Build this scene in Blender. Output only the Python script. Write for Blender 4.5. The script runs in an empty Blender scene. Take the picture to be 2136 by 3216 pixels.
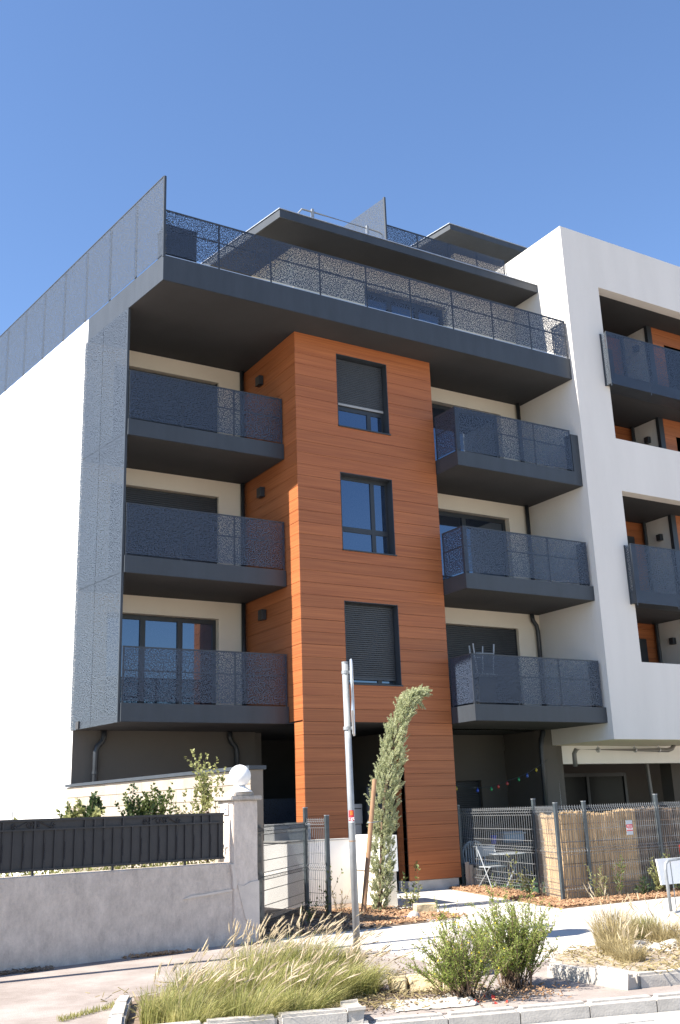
import bpy, bmesh, math, random
from mathutils import Vector, Matrix
random.seed(11)
R = math.radians
S = bpy.context.scene
C = S.collection

# ------------------------------------------------------------------ camera, sky, sun, exposure
CAM_R = Vector((0.8525, -0.5223, 0.0)); CAM_Z = 1.6
YAW, PITCH, ROLL = 0.5495, 0.2837, -0.0349
cy, sy, cp, sp = math.cos(YAW), math.sin(YAW), math.cos(PITCH), math.sin(PITCH)
fwd = Vector((sy*cp, cy*cp, sp)); rt = Vector((cy, -sy, 0)); up = rt.cross(fwd)
cr, sr = math.cos(ROLL), math.sin(ROLL)
rt, up = cr*rt + sr*up, -sr*rt + cr*up
cam = bpy.data.cameras.new('camera'); co = bpy.data.objects.new('camera', cam); C.objects.link(co)
M = Matrix.Identity(4)
for i in range(3):
    M[i][0] = rt[i]; M[i][1] = up[i]; M[i][2] = -fwd[i]
M[0][3], M[1][3], M[2][3] = 0, 0, CAM_Z
co.matrix_world = M
cam.sensor_fit = 'VERTICAL'; cam.sensor_height = 36.0; cam.lens = 36.0*3215.35/3216
cam.clip_end = 3000
S.camera = co
SUN = Vector((-1.0, 0.057, 1.006)).normalized()
wd = bpy.data.worlds.new('World'); S.world = wd; wd.use_nodes = True
nt = wd.node_tree
bg = nt.nodes['Background']
sky = nt.nodes.new('ShaderNodeTexSky'); sky.sky_type = 'NISHITA'; sky.sun_disc = False
sky.sun_elevation = math.asin(SUN.z); sky.sun_rotation = math.atan2(SUN.x, SUN.y)
sky.altitude = 0; sky.air_density = 1.0; sky.dust_density = 0.25; sky.ozone_density = 3.2
bg.inputs[1].default_value = 0.086
hs = nt.nodes.new('ShaderNodeHueSaturation'); hs.inputs['Saturation'].default_value = 1.07; hs.inputs['Hue'].default_value = .504; hs.inputs['Value'].default_value = 1.03
nt.links.new(sky.outputs[0], hs.inputs['Color']); nt.links.new(hs.outputs[0], bg.inputs[0])
sl = bpy.data.lights.new('sun', 'SUN'); sl.energy = 5.0; sl.angle = R(0.53); sl.color = (1, 0.94, 0.84)
so = bpy.data.objects.new('sun', sl); C.objects.link(so)
so.rotation_euler = (-SUN).to_track_quat('-Z', 'Y').to_euler(); so.location = (-10, 5, 20)
S.view_settings.view_transform = 'Standard'; S.view_settings.look = 'None'
S.view_settings.exposure = 1.52; S.view_settings.gamma = 1; S.view_settings.use_curve_mapping = False
S.cycles.transparent_max_bounces = 24; S.cycles.max_bounces = 8; S.cycles.diffuse_bounces = 5
S.cycles.use_denoising = True; S.cycles.denoising_prefilter = 'NONE'

# ------------------------------------------------------------------ helpers
class MB:
    def __init__(s): s.v = []; s.f = []
    def add(s, vs, fs):
        b = len(s.v); s.v += [tuple(p) for p in vs]; s.f += [tuple(b+i for i in f) for f in fs]; return s
    def box(s, x0, x1, y0, y1, z0, z1):
        return s.add([(x0,y0,z0),(x1,y0,z0),(x1,y1,z0),(x0,y1,z0),(x0,y0,z1),(x1,y0,z1),(x1,y1,z1),(x0,y1,z1)],
              [(3,2,1,0),(4,5,6,7),(0,1,5,4),(1,2,6,5),(2,3,7,6),(3,0,4,7)])
    def cbox(s, x0, x1, y0, y1, z0, z1, c):            # box with chamfered vertical/horizontal edges
        bm = bmesh.new(); bmesh.ops.create_cube(bm, size=1)
        for v in bm.verts:
            v.co = ((x0 if v.co.x < 0 else x1), (y0 if v.co.y < 0 else y1), (z0 if v.co.z < 0 else z1))
        bmesh.ops.bevel(bm, geom=bm.edges[:], offset=c, segments=1, affect='EDGES')
        return s.bm(bm)
    def bm(s, bm):
        bm.verts.index_update()
        s.add([v.co[:] for v in bm.verts], [[v.index for v in f.verts] for f in bm.faces]); bm.free(); return s
    def prism(s, pts, z0, z1):
        n = len(pts)
        a = sum(pts[i][0]*pts[(i+1) % n][1]-pts[(i+1) % n][0]*pts[i][1] for i in range(n))
        if a < 0: pts = pts[::-1]
        vs = [(x,y,z0) for x,y in pts]+[(x,y,z1) for x,y in pts]
        return s.add(vs, [tuple(range(n-1,-1,-1)), tuple(range(n,2*n))]+[(i,(i+1)%n,n+(i+1)%n,n+i) for i in range(n)])
    def slab(s, p, q, z0, z1, t, off=0):                # wall between two ground points, thickness t to the left of p->q
        p = Vector(p[:2]); q = Vector(q[:2]); d = (q-p).normalized(); n = Vector((-d.y, d.x))
        return s.prism([tuple(p+n*off), tuple(q+n*off), tuple(q+n*(off+t)), tuple(p+n*(off+t))], z0, z1)
    def tube(s, pts, r, n=8, caps=True):
        pts = [Vector(p) for p in pts]; rr = r if isinstance(r, (list, tuple)) else [r]*len(pts)
        rings = []; ref = None
        for i, p in enumerate(pts):
            t = ((pts[min(i+1, len(pts)-1)]-pts[max(i-1, 0)]))
            t = t.normalized() if t.length > 1e-9 else Vector((0,0,1))
            if ref is None: ref = Vector((0,0,1)) if abs(t.z) < .9 else Vector((1,0,0))
            a = t.cross(ref).normalized(); b = t.cross(a).normalized(); ref = -b if False else ref
            if a.length < .5: a = Vector((1,0,0)); b = t.cross(a)
            rings.append([p+(a*math.cos(2*math.pi*k/n)+b*math.sin(2*math.pi*k/n))*rr[i] for k in range(n)])
        vs = [v for rg in rings for v in rg]; fs = []
        for i in range(len(rings)-1):
            for k in range(n):
                k2 = (k+1) % n; fs.append((i*n+k, i*n+k2, (i+1)*n+k2, (i+1)*n+k))
        if caps: fs += [tuple(range(n-1,-1,-1)), tuple((len(rings)-1)*n+k for k in range(n))]
        return s.add(vs, fs)
    def lathe(s, prof, cx, cyy, n=24):
        vs = [(cx+r*math.cos(2*math.pi*k/n), cyy+r*math.sin(2*math.pi*k/n), z) for r, z in prof for k in range(n)]
        fs = [(i*n+k, i*n+(k+1)%n, (i+1)*n+(k+1)%n, (i+1)*n+k) for i in range(len(prof)-1) for k in range(n)]
        fs += [tuple(range(n-1,-1,-1)), tuple((len(prof)-1)*n+k for k in range(n))]
        return s.add(vs, fs)
    def build(s, name, mat, parent=None, smooth=False):
        me = bpy.data.meshes.new(name); me.from_pydata(s.v, [], s.f); me.update()
        if smooth:
            for p in me.polygons: p.use_smooth = True
        me.materials.append(mat)
        o = bpy.data.objects.new(name, me); C.objects.link(o)
        if parent: o.parent = parent
        return o

def tag(o, label=None, cat=None, group=None, kind=None):
    if label: o['label'] = label
    if cat: o['category'] = cat
    if group: o['group'] = group
    if kind: o['kind'] = kind
    return o
def thing(name, label, cat, group=None, loc=(0,0,0)):
    o = bpy.data.objects.new(name, None); C.objects.link(o); o.location = loc; o.empty_display_size = .2
    return tag(o, label, cat, group)
def part(src, name, parent, loc):                       # another object sharing src's mesh
    o = bpy.data.objects.new(name, src.data); C.objects.link(o); o.parent = parent; o.location = loc; return o

# ------------------------------------------------------------------ materials
def mat(name, col, rough=.6, var=.12, scale=3.0, stretch=(1,1,1), bump=0, bscale=60, spec=.5, metal=0, objvar=0, detail=6, col2=None, coat=0, ramp=(.3,.7), nrough=.6):
    m = bpy.data.materials.new(name); m.use_nodes = True; t = m.node_tree; N = t.nodes; L = t.links
    b = N['Principled BSDF']; b.inputs['Roughness'].default_value = rough
    b.inputs['Specular IOR Level'].default_value = spec; b.inputs['Metallic'].default_value = metal
    b.inputs['Coat Weight'].default_value = coat
    g = N.new('ShaderNodeNewGeometry'); mp = N.new('ShaderNodeMapping'); mp.inputs['Scale'].default_value = stretch
    L.new(g.outputs['Position'], mp.inputs[0])
    n = N.new('ShaderNodeTexNoise'); n.inputs['Scale'].default_value = scale; n.inputs['Detail'].default_value = detail; n.inputs['Roughness'].default_value = nrough
    L.new(mp.outputs[0], n.inputs['Vector'])
    r = N.new('ShaderNodeMapRange'); r.inputs[1].default_value = ramp[0]; r.inputs[2].default_value = ramp[1]; L.new(n.outputs['Fac'], r.inputs[0])
    mx = N.new('ShaderNodeMix'); mx.data_type = 'RGBA'
    c2 = col2 or tuple(min(1, c*(1+var)) for c in col); c1 = col if col2 else tuple(c*(1-var) for c in col)
    mx.inputs[6].default_value = (*c1, 1); mx.inputs[7].default_value = (*c2, 1); L.new(r.outputs[0], mx.inputs[0])
    out = mx.outputs[2]
    if objvar:
        oi = N.new('ShaderNodeObjectInfo'); r2 = N.new('ShaderNodeMapRange'); r2.inputs[3].default_value = 1-objvar; r2.inputs[4].default_value = 1+objvar
        L.new(oi.outputs['Random'], r2.inputs[0]); vm = N.new('ShaderNodeVectorMath'); vm.operation = 'SCALE'
        L.new(out, vm.inputs[0]); L.new(r2.outputs[0], vm.inputs['Scale']); out = vm.outputs[0]
    L.new(out, b.inputs['Base Color'])
    if bump:
        n2 = N.new('ShaderNodeTexNoise'); n2.inputs['Scale'].default_value = bscale; n2.inputs['Detail'].default_value = 5
        L.new(mp.outputs[0], n2.inputs['Vector'])
        bp = N.new('ShaderNodeBump'); bp.inputs['Strength'].default_value = bump; bp.inputs['Distance'].default_value = .012
        L.new(n2.outputs['Fac'], bp.inputs['Height']); L.new(bp.outputs[0], b.inputs['Normal'])
    return m
ANT = (.034, .041, .051)
M_ant = mat('anthracite_paint', ANT, .5, .15, 2.5, stretch=(1.6,1.6,.35), bump=.12, bscale=260)
M_soffit = mat('anthracite_soffit', (.038, .039, .042), .8, .12, 1.2, bump=.15, bscale=200)
M_frame = mat('dark_frame', (.024, .028, .034), .4, .1)
M_shut = mat('shutter_grey', (.04, .045, .052), .45, .1)
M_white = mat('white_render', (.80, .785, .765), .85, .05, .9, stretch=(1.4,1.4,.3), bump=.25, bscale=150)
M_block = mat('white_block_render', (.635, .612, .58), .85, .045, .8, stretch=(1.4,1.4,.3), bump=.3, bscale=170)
M_cream = mat('cream_render', (.74, .67, .56), .85, .04, .8, bump=.25, bscale=150)
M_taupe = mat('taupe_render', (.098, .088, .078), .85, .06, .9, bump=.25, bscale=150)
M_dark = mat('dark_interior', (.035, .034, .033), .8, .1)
M_zinc = mat('zinc_edge', (.55, .57, .60), .35, .1, metal=.6)
M_galv = mat('galvanised_steel', (.27, .285, .30), .5, .2, 9, metal=.3, stretch=(1,1,.6))
M_pipe = mat('grey_plastic_pipe', (.17, .165, .16), .35, .1)
M_wood = mat('wood_laminate', (.262, .080, .029), .45, .2, 1.0, stretch=(.6,.6,38), objvar=.09, col2=(.415,.145,.052), ramp=(.30,.72), spec=.35, detail=8)
M_dglass = mat('dark_glass', (.012,.013,.014), .25, .05, spec=.12)
M_glass = bpy.data.materials.new('window_glass'); M_glass.use_nodes = True
_b = M_glass.node_tree.nodes['Principled BSDF']; _b.inputs['Base Color'].default_value = (.010,.015,.028,1); _b.inputs['Specular Tint'].default_value = (.62,.78,1,1); _b.inputs['Roughness'].default_value = .03; _b.inputs['IOR'].default_value = 2.6
M_oldwall = mat('weathered_render', (.36, .305, .265), .9, .2, 5, stretch=(1.4,1.4,.8), bump=1.0, bscale=42, col2=(.70,.60,.515), ramp=(.28,.70), detail=12, nrough=.82)
M_pillar = mat('pillar_render', (.44, .375, .325), .9, .2, 6, stretch=(1.4,1.4,.7), bump=1.0, bscale=42, col2=(.74,.64,.56), ramp=(.28,.70), detail=12, nrough=.82)
M_patch = mat('cement_patch', (.58, .51, .45), .9, .15, 3, bump=.5, bscale=60, detail=8)
M_cap = mat('cap_concrete', (.40, .36, .32), .9, .3, 6, bump=.8, bscale=50)
M_ball = mat('white_painted_concrete', (.78, .77, .76), .7, .06, 6, bump=.2, bscale=60)
M_iron = mat('black_iron', (.030, .028, .030), .55, .15, 5, bump=.1, bscale=90)
M_blockw = mat('cream_block', (.355, .305, .245), .9, .12, 4, bump=.4, bscale=90, objvar=.10)
M_mortar = mat('mortar', (.22, .185, .15), .95, .1)
M_mesh = mat('mesh_wire', (.20, .21, .22), .4, .1)
M_post = mat('fence_post_paint', (.05, .062, .07), .35, .2, 8)
M_conc = mat('concrete_grey', (.42, .41, .39), .9, .15, 4, bump=.4, bscale=60)
M_box = mat('cabinet_grey', (.30, .31, .32), .6, .06)
M_pink = mat('pink_concrete_paving', (.205, .167, .145), .9, .2, 1.3, nrough=.7, bump=.45, bscale=70, col2=(.345,.30,.275), detail=10, ramp=(.34,.66))
M_drive = mat('pale_concrete_drive', (.50, .47, .43), .9, .1, .9, bump=.25, bscale=90, detail=8)
M_kerb = mat('kerb_stone', (.40, .37, .335), .9, .16, 7, bump=.25, bscale=60, detail=8, objvar=.06)
M_road = mat('road_paving', (.33, .315, .295), .9, .2, 3, bump=.5, bscale=70, detail=8, objvar=.07)
M_joint = mat('joint_sand', (.26, .24, .21), .95, .2, 8)
M_ground = mat('pale_paving', (.36, .31, .26), .95, .12, .6)
M_soil = mat('dry_soil', (.13, .088, .06), .95, .35, 7, bump=1, bscale=40, col2=(.25,.19,.14))
M_drysoil = mat('pale_dry_soil', (.24, .185, .13), .95, .3, 6, bump=.8, bscale=40, col2=(.42,.35,.27))
M_chip = mat('bark_chips', (.20, .10, .05), .9, .3, 14, col2=(.44,.28,.16), ramp=(.3,.7))
M_turf = mat('green_turf', (.03, .085, .03), .9, .3, 30, bump=.8, bscale=200)
M_reed = mat('dry_reed', (.40, .26, .13), .8, .3, 1.0, stretch=(38,38,1.2), col2=(.82,.61,.36), ramp=(.3,.7))
M_reedd = mat('weathered_reed', (.09, .068, .055), .85, .3, 1.0, stretch=(38,38,1.2), col2=(.40,.29,.20), ramp=(.35,.7))
M_bark = mat('stem_bark', (.13, .085, .055), .9, .3, 12)
M_stake = mat('wooden_stake', (.27, .155, .085), .8, .25, 4, stretch=(6,6,1))
M_stone = mat('limestone', (.52, .42, .26), .9, .25, 6, bump=.8, bscale=30)
M_bould = mat('boulder_stone', (.40, .355, .31), .95, .15, 7, bump=1, bscale=45)
M_paper = mat('crumpled_paper', (.46, .42, .36), .8, .12, 8)
M_wp = mat('white_plastic', (.80, .80, .80), .35, .03)
M_tab = mat('pale_grey_metal', (.27, .295, .315), .4, .05)
M_blue = mat('blue_plastic', (.02, .05, .42), .4, .1)
M_pbl = mat('pale_blue_plastic', (.17, .24, .32), .45, .1)
M_red = mat('red_plastic', (.52, .035, .02), .5, .15)
M_orange = mat('orange_print', (.75, .16, .02), .5, .05)
M_redp = mat('red_print', (.62, .03, .04), .5, .05)
M_whp = mat('white_print', (.78, .78, .78), .5, .03)
M_greyp = mat('grey_print', (.42, .45, .48), .5, .03)
M_bluep = mat('blue_print', (.05, .08, .25), .5, .03)
M_board = mat('raw_board', (.40, .33, .27), .8, .15, 3, stretch=(4,4,1))
def bulb_mat(n, c): return mat(n, tuple(x*.45 for x in c), .25, .05)

def leaf_mat(name, c1, c2, scale=6, trans=.35, rough=.55):
    m = bpy.data.materials.new(name); m.use_nodes = True; t = m.node_tree; N = t.nodes; L = t.links
    b = N['Principled BSDF']; b.inputs['Roughness'].default_value = rough; b.inputs['Specular IOR Level'].default_value = .35
    g = N.new('ShaderNodeNewGeometry'); n = N.new('ShaderNodeTexNoise'); n.inputs['Scale'].default_value = scale; n.inputs['Detail'].default_value = 4
    L.new(g.outputs['Position'], n.inputs['Vector'])
    ad = N.new('ShaderNodeMath'); ad.operation = 'MULTIPLY_ADD'; ad.inputs[1].default_value = .45; L.new(g.outputs['Random Per Island'], ad.inputs[0]); L.new(n.outputs['Fac'], ad.inputs[2])
    r = N.new('ShaderNodeMapRange'); r.inputs[1].default_value = .4; r.inputs[2].default_value = 1.05; L.new(ad.outputs[0], r.inputs[0])
    mx = N.new('ShaderNodeMix'); mx.data_type = 'RGBA'; mx.inputs[6].default_value = (*c1,1); mx.inputs[7].default_value = (*c2,1); L.new(r.outputs[0], mx.inputs[0])
    L.new(mx.outputs[2], b.inputs['Base Color'])
    tr = N.new('ShaderNodeBsdfTranslucent'); L.new(mx.outputs[2], tr.inputs['Color'])
    ms = N.new('ShaderNodeMixShader'); ms.inputs[0].default_value = trans
    L.new(b.outputs[0], ms.inputs[1]); L.new(tr.outputs[0], ms.inputs[2]); L.new(ms.outputs[0], N['Material Output'].inputs[0])
    return m
M_grass = leaf_mat('grass_blades', (.17, .20, .045), (.52, .47, .20), 5, .45)
M_dry = leaf_mat('dry_grass', (.28, .22, .10), (.48, .40, .22), 5)
M_plume = leaf_mat('straw_plumes', (.46, .37, .24), (.72, .62, .45), 9, .4)
M_bush = leaf_mat('bush_leaves', (.14, .20, .04), (.42, .47, .13), 7, .45)
M_cyp = leaf_mat('cypress_foliage', (.29, .33, .17), (.66, .67, .44), 9, .45)
M_shrub = leaf_mat('shrub_leaves', (.045, .075, .02), (.17, .20, .06), 6)
M_dkleaf = leaf_mat('dark_leaves', (.025, .05, .018), (.085, .12, .045), 6)
M_oliv = leaf_mat('olive_leaves', (.16, .18, .06), (.40, .40, .17), 7, .4)
M_yel = leaf_mat('yellow_flowers', (.65, .48, .02), (.8, .62, .05), 6)

def perf_mat(name, col, scale, r, axis):
    m = bpy.data.materials.new(name); m.use_nodes = True; t = m.node_tree; N = t.nodes; L = t.links
    b = N['Principled BSDF']; b.inputs['Base Color'].default_value = (*col, 1); b.inputs['Roughness'].default_value = .42
    g = N.new('ShaderNodeNewGeometry'); sp_ = N.new('ShaderNodeSeparateXYZ'); L.new(g.outputs['Position'], sp_.inputs[0])
    cb_ = N.new('ShaderNodeCombineXYZ'); L.new(sp_.outputs[axis], cb_.inputs[0]); L.new(sp_.outputs[2], cb_.inputs[1])
    v = N.new('ShaderNodeTexVoronoi'); v.voronoi_dimensions = '2D'; v.inputs['Scale'].default_value = scale; v.inputs['Randomness'].default_value = .8
    L.new(cb_.outputs[0], v.inputs['Vector'])
    sz = N.new('ShaderNodeMath'); sz.operation = 'MULTIPLY_ADD'; sz.inputs[1].default_value = .16; sz.inputs[2].default_value = r-.08      # holes of different size
    sc = N.new('ShaderNodeSeparateColor'); L.new(v.outputs['Color'], sc.inputs[0]); L.new(sc.outputs[0], sz.inputs[0])
    lt = N.new('ShaderNodeMath'); lt.operation = 'LESS_THAN'; L.new(v.outputs['Distance'], lt.inputs[0]); L.new(sz.outputs[0], lt.inputs[1])
    tr = N.new('ShaderNodeBsdfTransparent'); ms = N.new('ShaderNodeMixShader')
    L.new(lt.outputs[0], ms.inputs[0]); L.new(b.outputs[0], ms.inputs[1]); L.new(tr.outputs[0], ms.inputs[2]); L.new(ms.outputs[0], N['Material Output'].inputs[0])
    return m
M_perf = perf_mat('perforated_sheet', (.034, .048, .078), 36, .345, 0)
M_perfs = perf_mat('perforated_sheet_side', (.034, .048, .078), 36, .345, 1)
M_perf2 = perf_mat('perforated_screen_sheet', (.058, .070, .088), 40, .33, 1)

# ------------------------------------------------------------------ building constants
X0 = lambda y: 6.545-.1328*(y-17.009)                     # slanted left side
ZS = (3.30, 6.10, 8.90); ZT = 11.69; ZTT = 12.233
XT0, XT1, YT = 9.90, 13.53, 17.82
YF, YFR = 20.34, 18.97
XB = 17.31

def wall_open(xs0, xs1, z0, z1, y, t, holes, axis='x'):
    """upright wall with rectangular through-holes (x0,x1,z0,z1); front at y, thickness t behind it"""
    mb = MB()
    xs = sorted({xs0, xs1, *[h[0] for h in holes], *[h[1] for h in holes]}); zs = sorted({z0, z1, *[h[2] for h in holes], *[h[3] for h in holes]})
    xs = [x for x in xs if xs0-1e-6 <= x <= xs1+1e-6]; zs = [z for z in zs if z0-1e-6 <= z <= z1+1e-6]
    nx, nz = len(xs)-1, len(zs)-1
    full = lambda i, k: 0 <= i < nx and 0 <= k < nz and not any(h[0]-1e-6 <= xs[i] and xs[i+1] <= h[1]+1e-6 and h[2]-1e-6 <= zs[k] and zs[k+1] <= h[3]+1e-6 for h in holes)
    vid = {}
    def V(i, k, b):
        if (i,k,b) not in vid:
            vid[(i,k,b)] = len(mb.v); mb.v.append((xs[i], y+(t if b else 0), zs[k]))
        return vid[(i,k,b)]
    for i in range(nx):
        for k in range(nz):
            if not full(i,k): continue
            mb.f.append((V(i,k,0),V(i+1,k,0),V(i+1,k+1,0),V(i,k+1,0)))
            mb.f.append((V(i,k,1),V(i,k+1,1),V(i+1,k+1,1),V(i+1,k,1)))
            if not full(i-1,k): mb.f.append((V(i,k,0),V(i,k+1,0),V(i,k+1,1),V(i,k,1)))
            if not full(i+1,k): mb.f.append((V(i+1,k,0),V(i+1,k,1),V(i+1,k+1,1),V(i+1,k+1,0)))
            if not full(i,k-1): mb.f.append((V(i,k,0),V(i,k,1),V(i+1,k,1),V(i+1,k,0)))
            if not full(i,k+1): mb.f.append((V(i,k+1,0),V(i+1,k+1,0),V(i+1,k+1,1),V(i,k+1,1)))
    return mb

# ------------------------------------------------------------------ ground
gr = MB().prism([(-400,-300),(500,-300),(500,900),(-400,900)], -.5, -.135)
tag(gr.build('ground', M_ground), kind='structure')
KY = lambda x: 7.23-.30*(x-5.45)                           # road-side edge of the pavement
pv = MB().prism([(-14, KY(-14)+.14), (22, KY(22)+.14), (22, 13.2), (22,45), (-14, 45)], -.30, 0)
tag(pv.build('pavement', M_pink), kind='structure')
dr = MB().prism([(6.9,9.6),(7.45,8.85),(9.0,9.4),(11,8.9),(22,8.2),(22,13.05),(11.75,12.95),(13.25,18.2),(13.2,19.5),(10.9,19.5),(10.95,18.0),(9.25,13.0),(6.6,12.95),(7.05,10.9)], -.05, .004)
tag(dr.build('driveway', M_drive), kind='structure')
tf = MB().prism([(13.1,14.6),(12.9,14.0),(22,14.0),(22,18.9),(17.3,18.9),(17.3,20.4),(13.6,20.4),(13.6,18.3)], -.05, .006)
tag(tf.build('artificial_lawn', M_turf), kind='structure')
ml = MB().prism([(11.8,12.98),(22,13.08),(22,14.3),(13.0,14.15),(13.95,18.3),(13.3,18.2)], -.05, .014)
tag(ml.build('mulch_bed', M_chip), kind='structure')
ml2 = MB().prism([(6.5,13.0),(9.25,13.02),(10.0,15.2),(10.3,16.64),(6.5,16.64)], -.05, .014)
tag(ml2.build('planting_soil', M_soil), kind='structure')
# kerb along the road: separate stones
kerb = thing('road_kerb', '', ''); kerb['kind'] = 'structure'
kd = Vector((1,-.30)).normalized(); kn = Vector((-kd.y, kd.x))
for i in range(-14, 16):
    ln = .62
    a = Vector((5.45, KY(5.45)))+kd*(i*ln-.15); b = a+kd*(ln-.012)
    mb = MB(); bm = bmesh.new(); bmesh.ops.create_cube(bm, size=1)
    for v in bm.verts:
        p = (a if v.co.x < 0 else b)+kn*(0 if v.co.y < 0 else .135); v.co = (p.x, p.y, -.3 if v.co.z < 0 else .012)
    bmesh.ops.bevel(bm, geom=[e for e in bm.edges if abs(e.verts[0].co.z-e.verts[1].co.z) < .01 and e.verts[0].co.z > -.1], offset=.028, segments=3, affect='EDGES')
    mb.bm(bm).build('kerb_stone', M_kerb, kerb)
# paving setts of the road in front of the kerb
road = thing('road', '', ''); road['kind'] = 'structure'
MB().prism([tuple(Vector((5.45,KY(5.45)))+kd*a_+kn*b_) for a_,b_ in ((-9,-.004),(16,-.004),(16,-9),(-9,-9))], -.3, -.125).build('road_base', M_joint, road)
for r_ in range(4):
    for i in range(-6, 12):
        a_ = i*.40+(.2 if r_ % 2 else 0)-.1; b_ = -.012-.30*r_
        pts = [tuple(Vector((5.45,KY(5.45)))+kd*x+kn*y) for x, y in ((a_,b_),(a_+.39,b_),(a_+.39,b_-.29),(a_,b_-.29))]
        MB().prism(pts, -.2, -.108+random.uniform(-.003,.003)).build('paving_stone', M_road, road)

# ------------------------------------------------------------------ main building
bld = thing('apartment_building', 'dark grey and white apartment building with wood clad tower and perforated balconies', 'building')
def bpart(mb, name, m, par=None): return mb.build(name, m, par or bld)
# side wall (slanted) and roof slab
bpart(MB().prism([(X0(YF),YF),(X0(58),58),(X0(58)+.35,58),(X0(YF)+.35,YF)], 0, ZTT), 'side_wall', M_white)
bpart(MB().prism([(X0(17.009),17.009),(XB-.004,17.009),(XB-.004,YF-.003),(X0(YF),YF-.003)], ZT, ZTT), 'terrace_slab', M_ant)
bpart(MB().prism([(X0(17.03)+.02,17.03),(XB-.03,17.03),(XB-.03,YF-.02),(X0(YF)+.02,YF-.02)], ZT-.004, ZT+.1), 'terrace_soffit', M_soffit)
bpart(MB().prism([(X0(YF)+.36,YF-.003),(XB-.004,YF-.003),(XB-.004,58),(X0(58)+.36,58)], ZT+.1, ZTT), 'roof_slab', M_conc)
# rear walls behind balconies, with window openings
WL = [(6.72, 9.25, z+.30, z+2.42) for z in ZS]; WR = [(13.95, 16.60, z+.30, z+2.42) for z in ZS]
bpart(wall_open(X0(YF)+.352, XT0+.1, 3.3, ZT, YF, .3, WL), 'rear_wall', M_cream)
bpart(wall_open(XT1-.1, XB-.003, 3.3, ZT, YFR, .3, WR), 'rear_wall', M_cream)
# ground floor
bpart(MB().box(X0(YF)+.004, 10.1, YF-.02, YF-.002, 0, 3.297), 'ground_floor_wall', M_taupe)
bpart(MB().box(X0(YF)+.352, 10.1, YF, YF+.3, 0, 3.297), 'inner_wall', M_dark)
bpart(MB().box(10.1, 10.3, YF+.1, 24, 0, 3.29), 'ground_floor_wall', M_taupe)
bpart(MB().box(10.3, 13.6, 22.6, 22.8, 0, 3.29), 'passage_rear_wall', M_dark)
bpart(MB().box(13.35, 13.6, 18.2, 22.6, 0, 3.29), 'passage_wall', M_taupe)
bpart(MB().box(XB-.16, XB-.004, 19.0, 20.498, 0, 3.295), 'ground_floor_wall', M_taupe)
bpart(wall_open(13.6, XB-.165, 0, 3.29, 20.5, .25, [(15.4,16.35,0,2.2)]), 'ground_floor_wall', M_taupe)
bpart(MB().prism([(X0(YF),YF-.35),(X0(YF)+.01,YF),(9.9,YF),(9.9,18.4),(10.1,17.95),(13.4,17.95),(13.4,18.9),(XB,18.9),(XB,26),(X0(YF)+.4,26),(X0(YF)+.4,YF+.31)], 3.30, 3.44), 'ground_floor_ceiling', M_soffit)
# inner floors so that no light leaks
for z in ZS[1:]:
    bpart(MB().box(7, 17.2, 20.65, 30, z, z+.3), 'floor_slab', M_dark)
bpart(MB().box(7, 17.2, 23.2, 23.4, 3.5, ZT), 'inner_wall', M_dark)

def slats(x0, x1, z0, z1, y, pitch=.045):
    mb = MB(); n = max(1, int((z1-z0)/pitch)); p = (z1-z0)/n
    for i in range(n):
        z = z0+i*p; pr = [(y, z), (y-.010, z+p*.18), (y-.011, z+p*.75), (y, z+p*.9), (y+.006, z+p)]
        vs = [(x, yy, zz) for x in (x0, x1) for yy, zz in pr]
        mb.add(vs, [(k, 5+k, 5+k+1, k+1) for k in range(4)])
    return mb
def french_window(x0, x1, z0, z1, y, par, mode):
    fy = y+.16
    w = MB()
    w.box(x0, x1, fy, fy+.07, z0, z0+.09); w.box(x0, x1, fy, fy+.07, z1-.10, z1)
    w.box(x0, x0+.08, fy, fy+.07, z0+.09, z1-.10); w.box(x1-.08, x1, fy, fy+.07, z0+.09, z1-.10)
    n = 3 if mode == 3 else 2; st = (x1-x0)/n
    for i in range(1, n): w.box(x0+st*i-.06, x0+st*i+.06, fy-.004, fy+.066, z0+.09, z1-.10)
    wo = w.build('french_window', M_frame, par)
    for i in range(n):
        MB().box(x0+st*i+.03, x0+st*(i+1)-.03, fy+.03, fy+.045, z0+.05, z1-.05).build('pane', M_glass, wo)
    if mode == 0 or mode == 1:
        zz = z0+.03 if mode == 0 else z1-.55
        o = slats(x0+.03, x1-.03, zz, z1-.03, fy-.05).build('roller_shutter', M_shut, wo); o['kind'] = 'stuff'
        MB().box(x0, x0+.03, fy-.08, fy-.02, z0, z1).build('shutter_guide', M_frame, wo); MB().box(x1-.03, x1, fy-.08, fy-.02, z0, z1).build('shutter_guide', M_frame, wo)
for i, h in enumerate(WL): french_window(*h, YF, bld, (3, 0, 0)[i])
for i, h in enumerate(WR): french_window(*h, YFR, bld, (0, 2, 2)[i])
french_window(15.4, 16.35, 0, 2.2, 20.5, bld, 0)

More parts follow.
